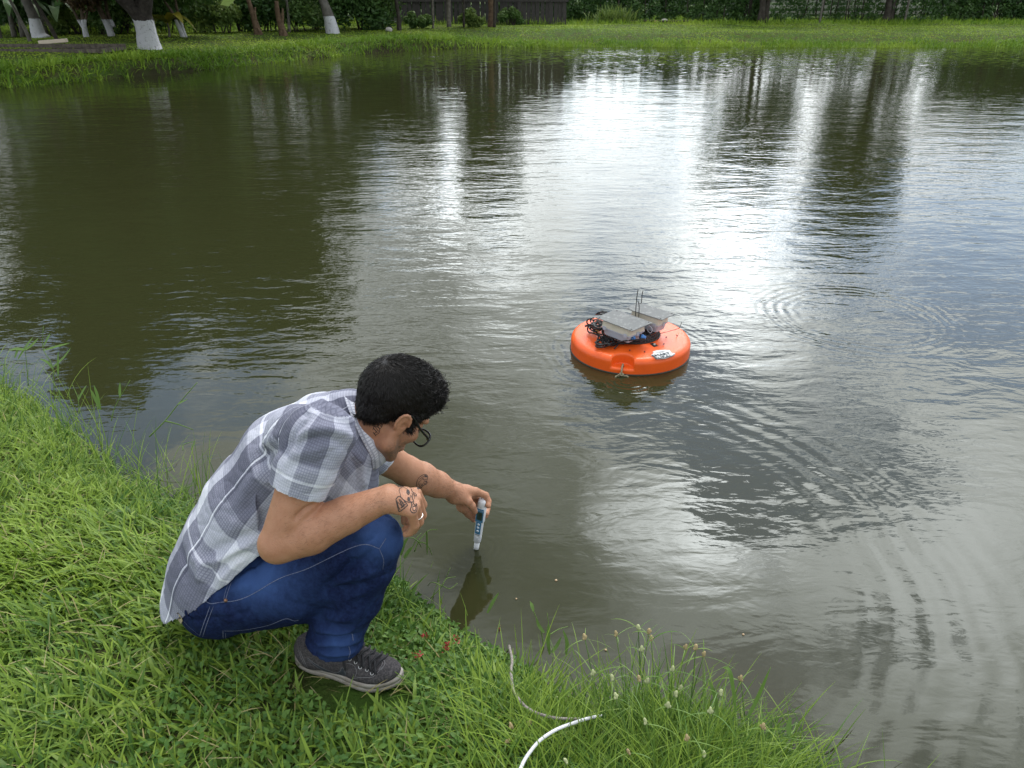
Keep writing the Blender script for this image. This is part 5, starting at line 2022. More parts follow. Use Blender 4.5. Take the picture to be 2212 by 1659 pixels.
shoe_m = mat("grey_canvas", (.045, .042, .045), rough=.9, spec=.15, noise=(210, (.115, .105, .105), .75, .42, .62), bump=(350, .0012, 3))
sole_m = mat("dusty_white_rubber", (.40, .365, .33), rough=.75, spec=.25, noise=(28, (.24, .20, .16), .8, .42, .68))
lace_m = mat("black_lace", (.012, .012, .014), rough=.8)
thread_m = mat("grey_thread", (.16, .155, .16), rough=.8)
mark_m = mat("slate_felt", (.030, .036, .045), rough=.8)
eye_m = mat("steel_eyelet", (.55, .55, .56), rough=.35, metal=.9)
hx_, hy_ = atZ(632, 1440, FZ)[:2]
w, sl_, up_m, uv_, uf_, SM = shoe((hx_ + .012, hy_ - .005 + .02, FZ + .006), (.32, -.085), 0)
sh = mob('shoe', up_m, PER)
sh['label'] = 'dark grey canvas shoe on the near foot'
mob('sole', sl_, sh)
UPP = bvh_of(w(uv_), uf_)


def zs(x, y):
    return ((1100 + x / 3.6867) * .54, (2450 + y / 3.6867) * .54)


# the curved check mark on the side, edged with stitching
mk = MB()
for q in np.linspace(0, 1, 7):
    top = spline([(480, 672), (600, 765), (760, 845), (900, 885), (960, 872), (990, 815)], 22)
    bot = spline([(480, 672), (580, 765), (720, 865), (860, 945), (960, 978), (1022, 950)], 22)
    ln = top + (bot - top) * q
    stroke(mk, UPP, [zs(*p) for p in ln], .0042, .0009, 40)
stroke(mk, UPP, [zs(*p) for p in spline([(985, 812), (1020, 840), (1036, 900), (1020, 952)], 8)], .007, .0009, 16)
stroke(mk, UPP, [zs(*p) for p in spline([(955, 880), (990, 850), (1010, 890), (990, 950)], 8)], .010, .0009, 16)
mk.build('side_mark', mark_m, sh)
tm = MB()
for pts, wd_ in (([(480, 665), (600, 755), (760, 838), (900, 878), (958, 866), (988, 808)], .0016), ([(500, 700), (620, 800), (740, 872), (860, 950), (960, 984), (1020, 960), (1040, 900), (1020, 835), (988, 805)], .0014),
                 ([(375, 560), (420, 680), (500, 840), (570, 945)], .0018), ([(355, 560), (400, 690), (480, 850), (540, 935)], .0014),
                 ([(1000, 1060), (1090, 1000), (1220, 960), (1420, 955), (1500, 900), (1590, 800)], .0016), ([(1040, 745), (1150, 770), (1205, 860), (1180, 960)], .0014),
                 ([(1600, 690), (1620, 760), (1560, 860)], .0018), ([(1560, 700), (1585, 760), (1530, 850)], .0016)):
    stroke(tm, UPP, [zs(*p) for p in pts], wd_, .0011)
tag(tm.build('stitching', thread_m, sh), kind='stuff')
lc_, ey = MB(), MB()
EY = [(1105, 690), (1190, 735), (1255, 810), (1358, 848), (1430, 900)]
for p in EY:
    q = on(UPP, p, zf=zs)
    if q:
        hit = UPP.find_nearest(Vector(q[0]))
        Mq = np.array(hit[1].to_track_quat('Z', 'Y').to_matrix())
        ey.lathe([(.0028, .0), (.0032, .0016), (.0046, .0016), (.0050, .0)], 12, q[0], Mq)
        # lace from the eyelet over the tongue to the far side
        P0 = (q[0] - w(np.zeros(3))) @ SM
        pts = [P0 + E3((0, -.001, .002)), E3((P0[0] + .010, P0[1] * .35, P0[2] + .018)), E3((P0[0] + .018, .016, P0[2] + .010)), E3((P0[0] + .012, .034, P0[2] - .002))]
        lc_.tube(w(spline(pts, 12)), .0036, 6)
        pts = [P0 + E3((.012, -.003, .004)), E3((P0[0] - .004, P0[1] * .25, P0[2] + .020)), E3((P0[0] - .010, .022, P0[2] + .008))]
        lc_.tube(w(spline(pts, 10)), .0034, 6)
kn = w(E3((.118, -.012, .128)))
for pts in ([(0, 0, 0), (.035, -.012, .012), (.05, -.02, -.010), (.02, -.012, -.008), (0, 0, 0)], [(0, 0, 0), (.02, .03, .018), (.045, .035, .0), (.02, .015, -.006), (0, 0, 0)],
            [(0, 0, 0), (.03, -.02, -.012), (.055, -.034, -.040), (.06, -.04, -.06)], [(0, 0, 0), (.04, .0, -.01), (.075, -.01, -.035)]):
    lc_.tube(kn + spline(pts, 14) @ SM.T, .0028, 5)
lc_.build('laces', lace_m, sh)
ey.build('eyelets', eye_m, sh)
w, sl_, up_m, uv2_, uf2_, _ = shoe((A((745, 1290), 1.95)[0], 1.88, gz(-.44, 1.95) + .012), (.06, .30), 0)
sh2 = mob('shoe', up_m, PER)
mob('sole', sl_, sh2)

# ---- ring, tattoos
rc = mcp['r'] + (pip['r'] - mcp['r']) * .62
ra_ = (pip['r'] - mcp['r']) / np.linalg.norm(pip['r'] - mcp['r'])
e1 = np.cross(ra_, [0, 0, 1.0])
e1 /= np.linalg.norm(e1)
e2 = np.cross(ra_, e1)
rr_ = MB()
rr_.tube([rc + (e1 * math.cos(t) + e2 * math.sin(t)) * .0132 for t in np.linspace(0, 2 * math.pi, 33)], .0017, 6, False)
rr_.build('ring', mat("silver", (.80, .78, .74), rough=.25, metal=1.0), PER)
ink = mat("tattoo_ink", (.055, .046, .044), rough=.6, spec=.2)
tt_ = MB()
I1 = .0014
SK = [  # skull over crossed engine parts, on the back of the hand
    ([(225, 560), (205, 500), (225, 455), (290, 440), (345, 475), (385, 530)], I1), ([(225, 560), (240, 620), (285, 660)], I1), ([(285, 660), (330, 690), (385, 705), (410, 680)], I1 * 1.3),
    ([(345, 485), (370, 490), (385, 530), (372, 570), (345, 540), (345, 490)], I1 * 1.8), ([(360, 500), (372, 550)], I1 * 3), ([(372, 615), (392, 640), (385, 680), (362, 670), (360, 630), (372, 615)], I1 * 1.8),
    ([(375, 630), (378, 672)], I1 * 3), ([(400, 580), (420, 590), (415, 615), (398, 605)], I1 * 1.2), ([(430, 540), (445, 580), (440, 640), (462, 690), (430, 700), (405, 715)], I1 * 1.5),
    ([(460, 560), (475, 600), (470, 650)], I1), ([(440, 660), (465, 670)], I1 * 1.6),
    ([(145, 650), (215, 600), (345, 740), (335, 775), (225, 862), (195, 840), (145, 650)], I1 * 1.5), ([(165, 665), (195, 790), (225, 835)], I1), ([(200, 640), (265, 790)], I1 * 1.6), ([(225, 650), (300, 780)], I1 * 1.6),
    ([(250, 680), (280, 720), (300, 700)], I1), ([(270, 760), (320, 740)], I1 * 2), ([(180, 700), (240, 760)], I1 * .8), ([(240, 800), (300, 760)], I1 * 2.2),
    ([(430, 700), (425, 780), (405, 830), (435, 885), (490, 885), (520, 830), (515, 770), (470, 745), (455, 710)], I1 * 1.5), ([(445, 800), (455, 780), (490, 775), (502, 815), (485, 850), (455, 850), (445, 800)], I1 * 1.4),
    ([(420, 730), (440, 760)], I1 * 2), ([(500, 720), (520, 760)], I1 * 2), ([(80, 350), (140, 400), (200, 440)], I1 * 1.5), ([(100, 345), (200, 380), (295, 425)], I1 * 2.2), ([(190, 430), (290, 430)], I1 * 1.6),
    ([(225, 385), (230, 430)], I1 * 1.6), ([(260, 395), (262, 430)], I1 * 1.6), ([(150, 385), (200, 430)], I1 * 2), ([(380, 430), (420, 470), (440, 520), (500, 560), (515, 595)], I1 * 1.5), ([(450, 540), (490, 590), (515, 590)], I1 * 1.5)]
for pts, wd_ in SK:
    stroke(tt_, BODY, [z3(*p) for p in pts], wd_, .0007)
tt_.build('tattoo', ink, body)
t2_ = MB()
CAR = [([(520, 430), (520, 340), (555, 270), (620, 222), (665, 215), (700, 230), (710, 260), (695, 320)], I1 * 1.2), ([(520, 430), (540, 470), (590, 450), (640, 400), (690, 380), (700, 345), (680, 325)], I1 * 1.2),
       ([(560, 300), (640, 245), (690, 260)], I1), ([(590, 300), (650, 270)], I1), ([(620, 290), (660, 310), (690, 290)], I1), ([(545, 400), (560, 340), (600, 310)], I1), ([(640, 350), (665, 335), (685, 350), (670, 375), (645, 370), (640, 350)], I1),
       ([(595, 385), (615, 375), (620, 400), (600, 410), (595, 385)], I1), ([(555, 440), (580, 360)], I1), ([(655, 225), (680, 245), (700, 250)], I1 * 1.8), ([(540, 465), (560, 445), (600, 455)], I1 * 1.6), ([(575, 420), (610, 440)], I1)]
for pts, wd_ in CAR:
    stroke(t2_, BODY, [z3(*p) for p in pts], wd_ * 1.25, .0007)
t2_.build('tattoo', ink, body)
t3_ = MB()


def zh(x, y):
    return ((1400 + x * .31337) * .54, (1380 + y * .31337) * .54)


for pts, wd_ in (([(290, 1085), (310, 1040), (345, 1045), (370, 1015), (400, 1005), (405, 1040), (380, 1075), (370, 1120), (340, 1140), (320, 1160)], .0018), ([(300, 1060), (350, 1120)], .0022), ([(320, 1045), (365, 1100)], .0018),
                 ([(350, 1040), (385, 1075)], .0022), ([(375, 1015), (400, 1045)], .0018), ([(295, 1110), (330, 1155)], .0022), ([(310, 1130), (345, 1100)], .0016)):
    stroke(t3_, BODY, [zh(*p) for p in pts], wd_, .0007)
if t3_.v:
    t3_.build('tattoo', ink, body)
# ================================================================== BUOY
def z4(x, y):
    s = 2074 / 650.0
    return ((2200 + x / s) * .54, (1100 + y / s) * .54)


def text_mesh(txt, size, extrude=.0003, align='CENTER'):
    cu = bpy.data.curves.new('lettering', 'FONT')
    cu.body = txt
    cu.size = size
    cu.extrude = extrude
    cu.align_x = align
    cu.align_y = 'CENTER'
    cu.resolution_u = 2
    o = bpy.data.objects.new('lettering', cu)
    COL.objects.link(o)
    dg = bpy.context.evaluated_depsgraph_get()
    me = bpy.data.meshes.new_from_object(o.evaluated_get(dg))
    V = np.array([v.co[:] for v in me.vertices])
    F = [list(p.vertices) for p in me.polygons]
    bpy.data.objects.remove(o, do_unlink=True)
    return V, F


orange_m = mat("orange_float_plastic", (.84, .115, .012), rough=.36, spec=.45, noise=(7, (.60, .075, .014), .5, .45, .75), bump=(120, .0008, 3))
black_m = mat("black_plastic", (.012, .012, .013), rough=.5, spec=.4)
cable_m = mat("black_cable", (.014, .014, .015), rough=.45, spec=.45)
encl_m = mat("grey_enclosure", (.44, .45, .51), rough=.55, spec=.35, noise=(14, (.28, .28, .32), .5, .45, .7))
cream_m = mat("cream_lid", (.62, .57, .47), rough=.55, spec=.35, noise=(18, (.5, .46, .33), .6, .45, .7))
panel_m = mat("scuffed_grey_plate", (.135, .14, .138), rough=.6, spec=.25, noise=(38, (.30, .30, .29), .75, .52, .70))
blue_m = mat("blue_gland", (.07, .22, .55), rough=.45)
BC = np.array([.665, 3.965, 0.0])
BUOY = empty('buoy', BC, 0, 'round orange monitoring buoy with two grey boxes floating on the pond', 'buoy')
fl = Field((-.36, -.36, -.09), (.36, .36, .13), .0042)
X = fl.lo[0] + fl.h * np.arange(fl.n[0])
Y = fl.lo[1] + fl.h * np.arange(fl.n[1])
Z = fl.lo[2] + fl.h * np.arange(fl.n[2])
rr = np.hypot(X[:, None], Y[None])[:, :, None]
zz = Z[None, None]
cr = .030
qx = np.abs(rr - .236) - (.096 - cr)
qz = np.abs(zz - (.010 - .010 * (rr - .236) / .1)) - (.086 - cr)
fl.d = (np.hypot(np.maximum(qx, 0), np.maximum(qz, 0)) + np.minimum(np.maximum(qx, qz), 0) - cr).astype(np.float32)
nd = atZ(*z4(930, 1100), .07)[:2] - BC[:2]
nd /= np.linalg.norm(nd)
nc = nd * .322
dn = np.hypot(X[:, None] - nc[0], Y[None] - nc[1])[:, :, None] - .058
notch = np.maximum(dn, .032 - zz)
hh = np.clip(.5 - .5 * ((-notch) - fl.d) / .014, 0, 1)
fl.d = (fl.d + (-notch - fl.d) * (1 - hh) + .014 * hh * (1 - hh)).astype(np.float32)
hc_ = nd * .292
fl.cone((hc_[0], hc_[1], -.02), (hc_[0], hc_[1], .08), .009, .009, .003, 'sub')
V, F = fl.surface(1)
mob('float_ring', np_mesh('float_ring', V + BC, F, orange_m), BUOY)
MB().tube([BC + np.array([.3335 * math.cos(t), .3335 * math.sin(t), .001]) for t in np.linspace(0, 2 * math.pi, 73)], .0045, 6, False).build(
    'waterline_band', mat("dark_band", (.030, .034, .026), rough=.6), BUOY)  # thin dark tube drawn round the float at the waterline
# grate
gr_ = MB()
ring_at = lambda r_, z_, n=49: [BC + np.array([r_ * math.cos(t), r_ * math.sin(t), z_]) for t in np.linspace(0, 2 * math.pi, n)]
gr_.lathe([(.185, .094), (.186, .100), (.160, .103), (.158, .096)], 48, BC)
for r_, z_ in ((.160, .106), (.154, .118), (.148, .130), (.140, .137)):
    gr_.tube(ring_at(r_, z_), .0032, 5, False)
for k in range(56):
    a = 2 * math.pi * k / 56
    c, s = math.cos(a), math.sin(a)
    gr_.tube([BC + np.array([.160 * c, .160 * s, .102]), BC + np.array([.148 * c, .148 * s, .131])], .0024, 4)
for k in range(-6, 7):
    q = k * .021
    e = math.sqrt(max(.138 ** 2 - q * q, 0))
    if e > .02:
        gr_.box(BC + np.array([q, 0, .136]), (.0055, 2 * e, .006))
        gr_.box(BC + np.array([0, q, .1365]), (2 * e, .0055, .006))
for k in range(4):
    a = R(-58 + 90 * k)
    c, s = math.cos(a), math.sin(a)
    gr_.box(BC + np.array([.190 * c, .190 * s, .099]), (.045, .030, .008), Matrix.Rotation(a, 3, 'Z'), .004)
gr_.build('grate', black_m, BUOY, False)
MB().lathe([(.0, .06), (.15, .06)], 40, BC).build('hatch', mat("dark_red_hatch", (.09, .018, .012), rough=.7), BUOY)
bo = MB()
for k in range(4):
    a = R(-58 + 90 * k)
    bo.lathe([(.0001, .110), (.006, .109), (.007, .103)], 8, BC + np.array([.196 * math.cos(a), .196 * math.sin(a), 0]))
tag(bo.build('bolts', mat("dull_steel", (.45, .44, .42), rough=.4, metal=.8), BUOY), kind='stuff')


def rot3(az, tilt_x=0.0, tilt_y=0.0):
    return np.array(Matrix.Rotation(az, 3, 'Z') @ Matrix.Rotation(tilt_x, 3, 'X') @ Matrix.Rotation(tilt_y, 3, 'Y'))


def tapered(mb, c, M, l0, w0, l1, w1, z0, z1, rad=.012):
    """rounded box section between two levels"""
    V = []
    for l, w, z in ((l0, w0, z0), (l1, w1, z1)):
        for sx, sy in ((1, 1), (-1, 1), (-1, -1), (1, -1)):
            for a in (0, 45, 90):
                b = R(a + {(1, 1): 0, (-1, 1): 90, (-1, -1): 180, (1, -1): 270}[(sx, sy)])
                V.append((sx * (l / 2 - rad) + rad * math.cos(b), sy * (w / 2 - rad) + rad * math.sin(b), z))
    n = 12
    F = [(i, (i + 1) % n, n + (i + 1) % n, n + i) for i in range(n)] + [tuple(range(n - 1, -1, -1)), tuple(range(n, 2 * n))]
    mb.add(np.array(V) @ M.T + c, F)


def enclosure(corners, z, dz):
    P = [atZ(*z4(*c), z) for c in corners]
    c = np.mean(P, 0)
    lx = (P[3] - P[0]) + (P[2] - P[1])
    az = math.atan2(lx[1], lx[0])
    L, W = np.linalg.norm(lx) / 2, .5 * (np.linalg.norm(P[1] - P[0]) + np.linalg.norm(P[2] - P[3]))
    M = rot3(az, R(-1), R(1.0))
    c = c - np.array([0, 0, 0])
    e = MB()
    tapered(e, c, M, L * .66, W * .66, L * .72, W * .74, -.090, -.052)
    tapered(e, c, M, L * .78, W * .80, L * .78, W * .80, -.052, -.046)
    ob = e.build('enclosure', encl_m, BUOY, False)
    e = MB()
    tapered(e, c, M, L * .77, W * .79, L * .74, W * .76, -.0455, -.004)
    e.build('lid', cream_m, ob, False)
    MB().box(c, (L, W, .005), M, .002).build('plate', panel_m, ob, False)
    s = MB()
    for sx, sy in ((1, 1), (-1, 1), (-1, -1), (1, -1)):
        s.lathe([(.0001, .0045), (.004, .004), (.0045, .0025)], 8, c + M @ np.array([sx * L * .43, sy * W * .42, 0]), M)
    tag(s.build('screws', black_m, ob), kind='stuff')
    clip = MB()
    for q in (-.28, .28):
        clip.box(c + M @ np.array([L * q, -W * .405, -.049]), (.022, .006, .022), M, .002)
    clip.box(c + M @ np.array([L * .395, 0, -.049]), (.006, .022, .022), M, .002)
    tag(clip.build('clips', encl_m, ob, False), kind='stuff')
    return c, M, L, W


c1, M1, L1, W1 = enclosure([(550, 540), (870, 455), (1335, 612), (1030, 710)], .225, 0)
c2, M2, L2, W2 = enclosure([(885, 403), (1205, 385), (1650, 525), (1385, 545)], .232, 0)
for pts in ([(1095, 520), (1098, 410), (1108, 290), (1125, 185)], [(1137, 535), (1138, 430), (1133, 365), (1120, 328)], [(1168, 378), (1172, 300), (1176, 255), (1187, 203)]):
    b0 = atZ(*z4(*pts[0]), .215)
    P = [atY(*z4(*p), b0[1]) for p in pts]
    P[0][2] -= .06
    MB().tube(spline(P, 14), .0024, 6).build('antenna', cable_m, BUOY)
P = [atZ(*z4(1405, 748), .14), atZ(*z4(1530, 715), .155), atZ(*z4(1640, 682), .165)]
P.append(atY(*z4(1668, 640), P[-1][1]))
P.append(atY(*z4(1680, 603), P[-2][1]))
MB().tube(spline(P, 20), .0016, 5).build('antenna', cable_m, BUOY)
# coiled cables
gc = np.random.default_rng(4)


def zpts(lst):
    return [atZ(*z4(x_, y_), z_) for x_, y_, z_ in lst]


CB = [[(720, 470, .20), (640, 460, .21), (600, 480, .20), (610, 500, .18), (700, 490, .18)], [(730, 480, .19), (670, 462, .205), (640, 485, .19), (690, 500, .18)],
      [(560, 545, .19), (500, 570, .18), (480, 610, .17), (520, 630, .15), (600, 610, .15)], [(450, 645, .15), (520, 630, .16), (620, 600, .17), (660, 590, .17)], [(445, 655, .15), (530, 645, .15), (640, 640, .16)],
      [(490, 650, .15), (475, 690, .12), (500, 730, .11), (560, 760, .11), (640, 780, .11)], [(540, 620, .17), (530, 680, .14), (570, 720, .13), (650, 700, .14)], [(600, 600, .17), (560, 640, .16), (570, 690, .14), (640, 670, .15)],
      [(560, 600, .16), (540, 640, .15), (600, 660, .15), (650, 640, .16), (600, 610, .17)], [(520, 660, .14), (545, 705, .13), (620, 740, .12), (660, 760, .12)],
      [(650, 800, .13), (610, 850, .12), (590, 900, .11), (640, 915, .11), (720, 900, .11), (800, 860, .12)], [(620, 780, .14), (600, 870, .11), (660, 890, .11), (690, 830, .13), (660, 800, .14)],
      [(640, 790, .15), (690, 780, .15), (730, 850, .12), (800, 880, .11), (870, 890, .11), (820, 940, .105)], [(700, 800, .14), (720, 870, .11), (780, 900, .11), (860, 850, .12), (960, 860, .13)],
      [(860, 870, .12), (950, 850, .14), (1060, 830, .15), (1150, 820, .15), (1210, 815, .15)], [(880, 880, .11), (1000, 870, .12), (1110, 850, .13), (1160, 845, .14)], [(670, 790, .14), (700, 840, .12), (650, 900, .105), (610, 890, .11)],
      [(1270, 650, .19), (1240, 690, .16), (1280, 740, .15), (1305, 700, .17), (1280, 655, .19)]]
for _ in range(7):
    cx_, cy_, cz_ = gc.uniform(545, 640), gc.uniform(590, 690), gc.uniform(.12, .17)
    CB.append([(cx_ + gc.uniform(40, 75) * math.cos(t) * 1.2, cy_ + gc.uniform(28, 55) * math.sin(t), cz_ + gc.uniform(-.012, .012)) for t in np.linspace(gc.uniform(0, 6), gc.uniform(8, 12), 9)])
for _ in range(5):
    cx_, cy_, cz_ = gc.uniform(640, 760), gc.uniform(820, 880), .118
    CB.append([(cx_ + gc.uniform(50, 90) * math.cos(t), cy_ + gc.uniform(22, 42) * math.sin(t), cz_ + gc.uniform(-.006, .012)) for t in np.linspace(gc.uniform(0, 6), gc.uniform(8, 12), 9)])
for i, lst in enumerate(CB):
    P = np.array(zpts(lst))
    if len(P) > 3 and i < 17:
        P[1:-1] += gc.normal(size=(len(P) - 2, 3)) * .004
    MB().tube(spline(P, 10 * len(P)), .0042 if i != 17 else .003, 6).build('cable', cable_m if i != 17 else encl_m, BUOY)
tw = mat("tan_twine", (.42, .26, .08), rough=.8)
for lst in ([(640, 655, .165), (600, 700, .14), (560, 745, .115)], [(645, 670, .16), (590, 720, .13), (545, 740, .115), (600, 750, .112)], [(640, 690, .15), (610, 730, .13), (640, 750, .12)]):
    MB().tube(spline(zpts(lst), 14), .0024, 5).build('twine', tw, BUOY)
for (a, b) in (((1040, 815, .155), (1085, 795, .160)), ((1140, 775, .16), (1225, 800, .155))):
    a, b = atZ(*z4(*a[:2]), a[2]), atZ(*z4(*b[:2]), b[2])
    d = b - a
    M = np.array(Vector(d).to_track_quat('Z', 'Y').to_matrix())
    L = np.linalg.norm(d)
    gl_ = MB().lathe([(.0001, 0), (.010, 0), (.011, .004), (.011, L * .30), (.013, L * .32), (.013, L * .62), (.0095, L * .66), (.0095, L * .94), (.006, L), (.0001, L)], 14, a, M).build('cable_gland', blue_m, BUOY)
    MB().lathe([(.0118, L * .10), (.0122, L * .12), (.0122, L * .26), (.0118, L * .28)], 14, a, M).build('seal', black_m, gl_)
# sticker with lettering
sk = [(1290, 1030), (1325, 1000), (1310, 985), (1360, 968), (1470, 962), (1530, 968), (1548, 1000), (1600, 1005), (1560, 1030), (1470, 1062), (1360, 1068), (1335, 1045)]
SZ = lambda p: (.0985 - .010 * (np.hypot(*(atZ(*z4(*p), .095)[:2] - BC[:2])) - .236) / .1)
P = [atZ(*z4(*p), SZ(p)) for p in sk]
c = np.mean(P, 0)
n = len(P)
Vb = np.array(P)
Vt = Vb + np.array([0, 0, .0035])
F = [tuple(range(n, 2 * n))] + [(i, (i + 1) % n, n + (i + 1) % n, n + i) for i in range(n)]
stk = mob('sticker', np_mesh('sticker', np.vstack([Vb - np.array([0, 0, .004]), Vt]), F, mat("white_vinyl", (.60, .61, .62), rough=.5, spec=.4), False), BUOY)
let_m = mat("dark_print_ink", (.05, .07, .08), rough=.7)
sx_ = atZ(*z4(1590, 985), .1) - atZ(*z4(1300, 1035), .1)
ta = math.atan2(sx_[1], sx_[0])
for txt, p in (("SMART", (1420, 1008)), ("RURAL", (1450, 1038))):
    V, F = text_mesh(txt, .033, .0008)
    q = atZ(*z4(*p), .1)
    V = V * np.array([1.05, 1.0, 1]) @ rot3(ta).T + np.array([q[0], q[1], np.mean(Vt[:, 2]) + .0012])
    mob('lettering', np_mesh('lettering', V, F, let_m, False), stk)
q = atZ(*z4(1415, 982), .1)
q[2] = np.mean(Vt[:, 2]) + .002
for r_ in (.010, .018):
    MB().tube([q + rot3(ta) @ np.array([r_ * 1.6 * math.cos(t), r_ * .8 * math.sin(t) - .006, 0]) for t in np.linspace(R(30), R(150), 12)], .0013, 4).build('arc_mark', let_m, stk)
# mooring at the notch
hp0 = BC + np.array([hc_[0], hc_[1], .036])
st_m = mat("rusty_galvanised", (.22, .16, .09), rough=.6, metal=.4, noise=(60, (.40, .33, .22), .8, .4, .65))
front = nd * .345
f0 = BC + np.array([front[0], front[1], 0])
mo = MB()
mo.tube(spline([hp0 + np.array([0, 0, -.02]), hp0 + np.array([nd[0] * .012, nd[1] * .012, .010]), f0 + np.array([0, 0, .020]), f0 + np.array([.0, 0, -.01])], 14), .0055, 6)
mooring = mo.build('hook', st_m, BUOY)
ro = mat("wet_mooring_rope", (.17, .15, .09), rough=.9, noise=(90, (.30, .28, .19), .8, .4, .6))
for lst in ([(0, 0, .012), (-.014, -.010, .002), (-.012, -.012, -.02), (.004, -.008, -.03)], [(0, 0, .008), (.012, -.012, .004), (.030, -.014, .003), (.034, -.02, -.004)],
            [(0, 0, .016), (.010, -.010, .010), (.0, -.014, .006), (-.010, -.010, .012), (0, 0, .016)], [(-.006, -.006, .01), (-.03, -.018, .003), (-.034, -.02, -.008)]):
    MB().tube(spline([f0 + np.array(p) for p in lst], 12), .0042, 6).build('rope_end', ro, mooring)
for i, p in enumerate([(1482, 810), (1622, 778), (1452, 893), (1207, 984), (1018, 968)]):
    b = atZ(*z4(*p), .099)
    b[2] = .1005 - .010 * (np.hypot(*(b[:2] - BC[:2])) - .236) / .1
    s = MB().lathe([(.0001, -.002), (.0038, .0), (.0048, .003), (.0032, .0066), (.0001, .0075)], 10, b)
    tag(s.build('berry', mat("red_brown_berry", (.16, .025, .012), rough=.5), None), 'small red brown berry on the orange float, ' + ('left of the farthest right one', 'farthest right of all', 'lone one by the grate lug', 'right of the last one before the notch', 'at the front edge of the grate')[i], 'berry', 'berries fallen on the buoy')

# ================================================================== TESTER PEN
T0 = atZ(*z3(1568, 1545), -.006)
T1 = A(z3(1688, 645), 2.205)
ax = (T1 - T0) / np.linalg.norm(T1 - T0)
LT = np.linalg.norm(T1 - T0)
fn = (EYE - T1) / np.linalg.norm(EYE - T1)
fn = fn - ax * fn.dot(ax)
fn /= np.linalg.norm(fn)
rgt = np.cross(ax, fn)
rgt /= np.linalg.norm(rgt)
fn2 = fn * math.cos(R(15)) - rgt * math.sin(R(15))
fn2 = fn2 / np.linalg.norm(fn2)
rgt = np.cross(ax, fn2)
TM = np.stack([rgt, -fn2, ax], 1)          # columns: right, away, up
PEN = empty('tester_pen', T0, 0, 'white handheld water tester pen dipped into the pond by the left hand', 'water tester')
white_m = mat("white_abs", (.80, .81, .85), rough=.4, spec=.45)
greyw = mat("grey_abs", (.60, .61, .65), rough=.45, spec=.4)
blue_l = mat("blue_label", (.055, .19, .34), rough=.4, spec=.4)
lcd_m = mat("dark_lcd", (.045, .075, .060), rough=.2, spec=.5)
seg_m = mat("lcd_segment", (.010, .014, .012), rough=.4)
btn_m = mat("pale_button", (.66, .72, .78), rough=.5)
wht = mat("label_print", (.75, .78, .80), rough=.6)


def pl(x_, n_, t_):
    return T0 + TM @ np.array([x_, -n_, t_ * LT])


def psec(name, secs, m, parent, n=28, sq=.62):
    """loft of rounded-rectangle sections (t along the pen, half width, half depth)"""
    V, F = [], []
    for t_, a, b in secs:
        for i in range(n):
            th = 2 * math.pi * i / n
            cx, cy = math.cos(th), math.sin(th)
            V.append(pl(math.copysign(abs(cx) ** sq, cx) * a, math.copysign(abs(cy) ** sq, cy) * b, t_))
    for k in range(len(secs) - 1):
        for i in range(n):
            j = (i + 1) % n
            F.append((k * n + i, k * n + j, (k + 1) * n + j, (k + 1) * n + i))
    F += [tuple(range(n - 1, -1, -1)), tuple(range((len(secs) - 1) * n, len(secs) * n))]
    return mob(name, np_mesh(name, V, F, m), parent)


tz = lambda y: (1548 - y) / 903.0
psec('body', [(tz(1290), .0125, .0105), (tz(1270), .0132, .0112), (tz(1050), .0142, .0115), (tz(1035), .0145, .0118), (tz(1012), .0172, .0128), (tz(775), .0172, .0128), (tz(762), .0160, .0122)], white_m, PEN)
psec('cap', [(tz(765), .0158, .0135), (tz(757), .0168, .0142), (tz(690), .0165, .0140), (tz(662), .0150, .0128), (tz(650), .0100, .0085), (tz(646), .002, .002)], white_m, PEN, sq=.85)
psec('cap_eye', [(tz(655), .0030, .0022), (tz(625), .0022, .0018), (tz(608), .0014, .0012)], white_m, PEN)
psec('collar', [(tz(1392), .0120, .0108), (tz(1380), .0132, .0120), (tz(1290), .0136, .0124), (tz(1282), .0128, .0115)], greyw, PEN, sq=.9)
psec('probe', [(tz(1548), .0085, .0075), (tz(1500), .0093, .0085), (tz(1388), .0098, .0090)], white_m, PEN, sq=.95)
cl_ = MB()
for s in (-1, 1):
    cl_.box(pl(s * .0075, .004, tz(1560)), (.0055, .010, .016), TM, .001)
cl_.build('probe_prong', white_m, PEN, False)


def plate(name, x0, x1, y0, y1, n_, th, m, parent, xo0=0.0, bev=.0006):
    c = pl((x0 + x1) / 2, n_, (tz(y0) + tz(y1)) / 2)
    return MB().box(c, (x1 - x0, th, (tz(y0) - tz(y1)) * LT), TM, bev).build(name, m, parent, False)


lab = plate('label', -.0138, .0138, 785, 1008, .0128, .0012, blue_l, PEN)
plate('label', -.0098, .0098, 1009.5, 1222, .0118, .0022, blue_l, PEN)
lcd = plate('screen', -.0100, .0102, 838, 975, .0136, .0012, lcd_m, PEN)
for txt, sz, x_, y_, n_, m, par in (("A K S O", .0072, 0, 812, .0138, wht, lab), ("86", .0125, .0035, 882, .0145, seg_m, lcd), ("28.4", .0085, .002, 942, .0145, seg_m, lcd)):
    V, F = text_mesh(txt, sz, .0002)
    W_ = np.stack([V[:, 0], -np.full(len(V), n_) + -V[:, 2], V[:, 1]], 1)
    W_ = T0 + (W_ + np.array([x_, 0, tz(y_) * LT])) @ TM.T
    mob('lettering', np_mesh('lettering', W_, F, m, False), par)
for y_ in (1052, 1108, 1166):
    MM = np.stack([TM[:, 0], TM[:, 2], -TM[:, 1]], 1)
    b_ = MB().lathe([(.0001, .0022), (.0042, .0020), (.0050, .0008), (.0050, -.001)], 18, pl(0, .0130, tz(y_)), MM).build('button', btn_m, PEN)
    MB().box(pl(0, .0153, tz(y_)), (.0042, .0004, .0014), TM).build('button_print', blue_l, b_, False)
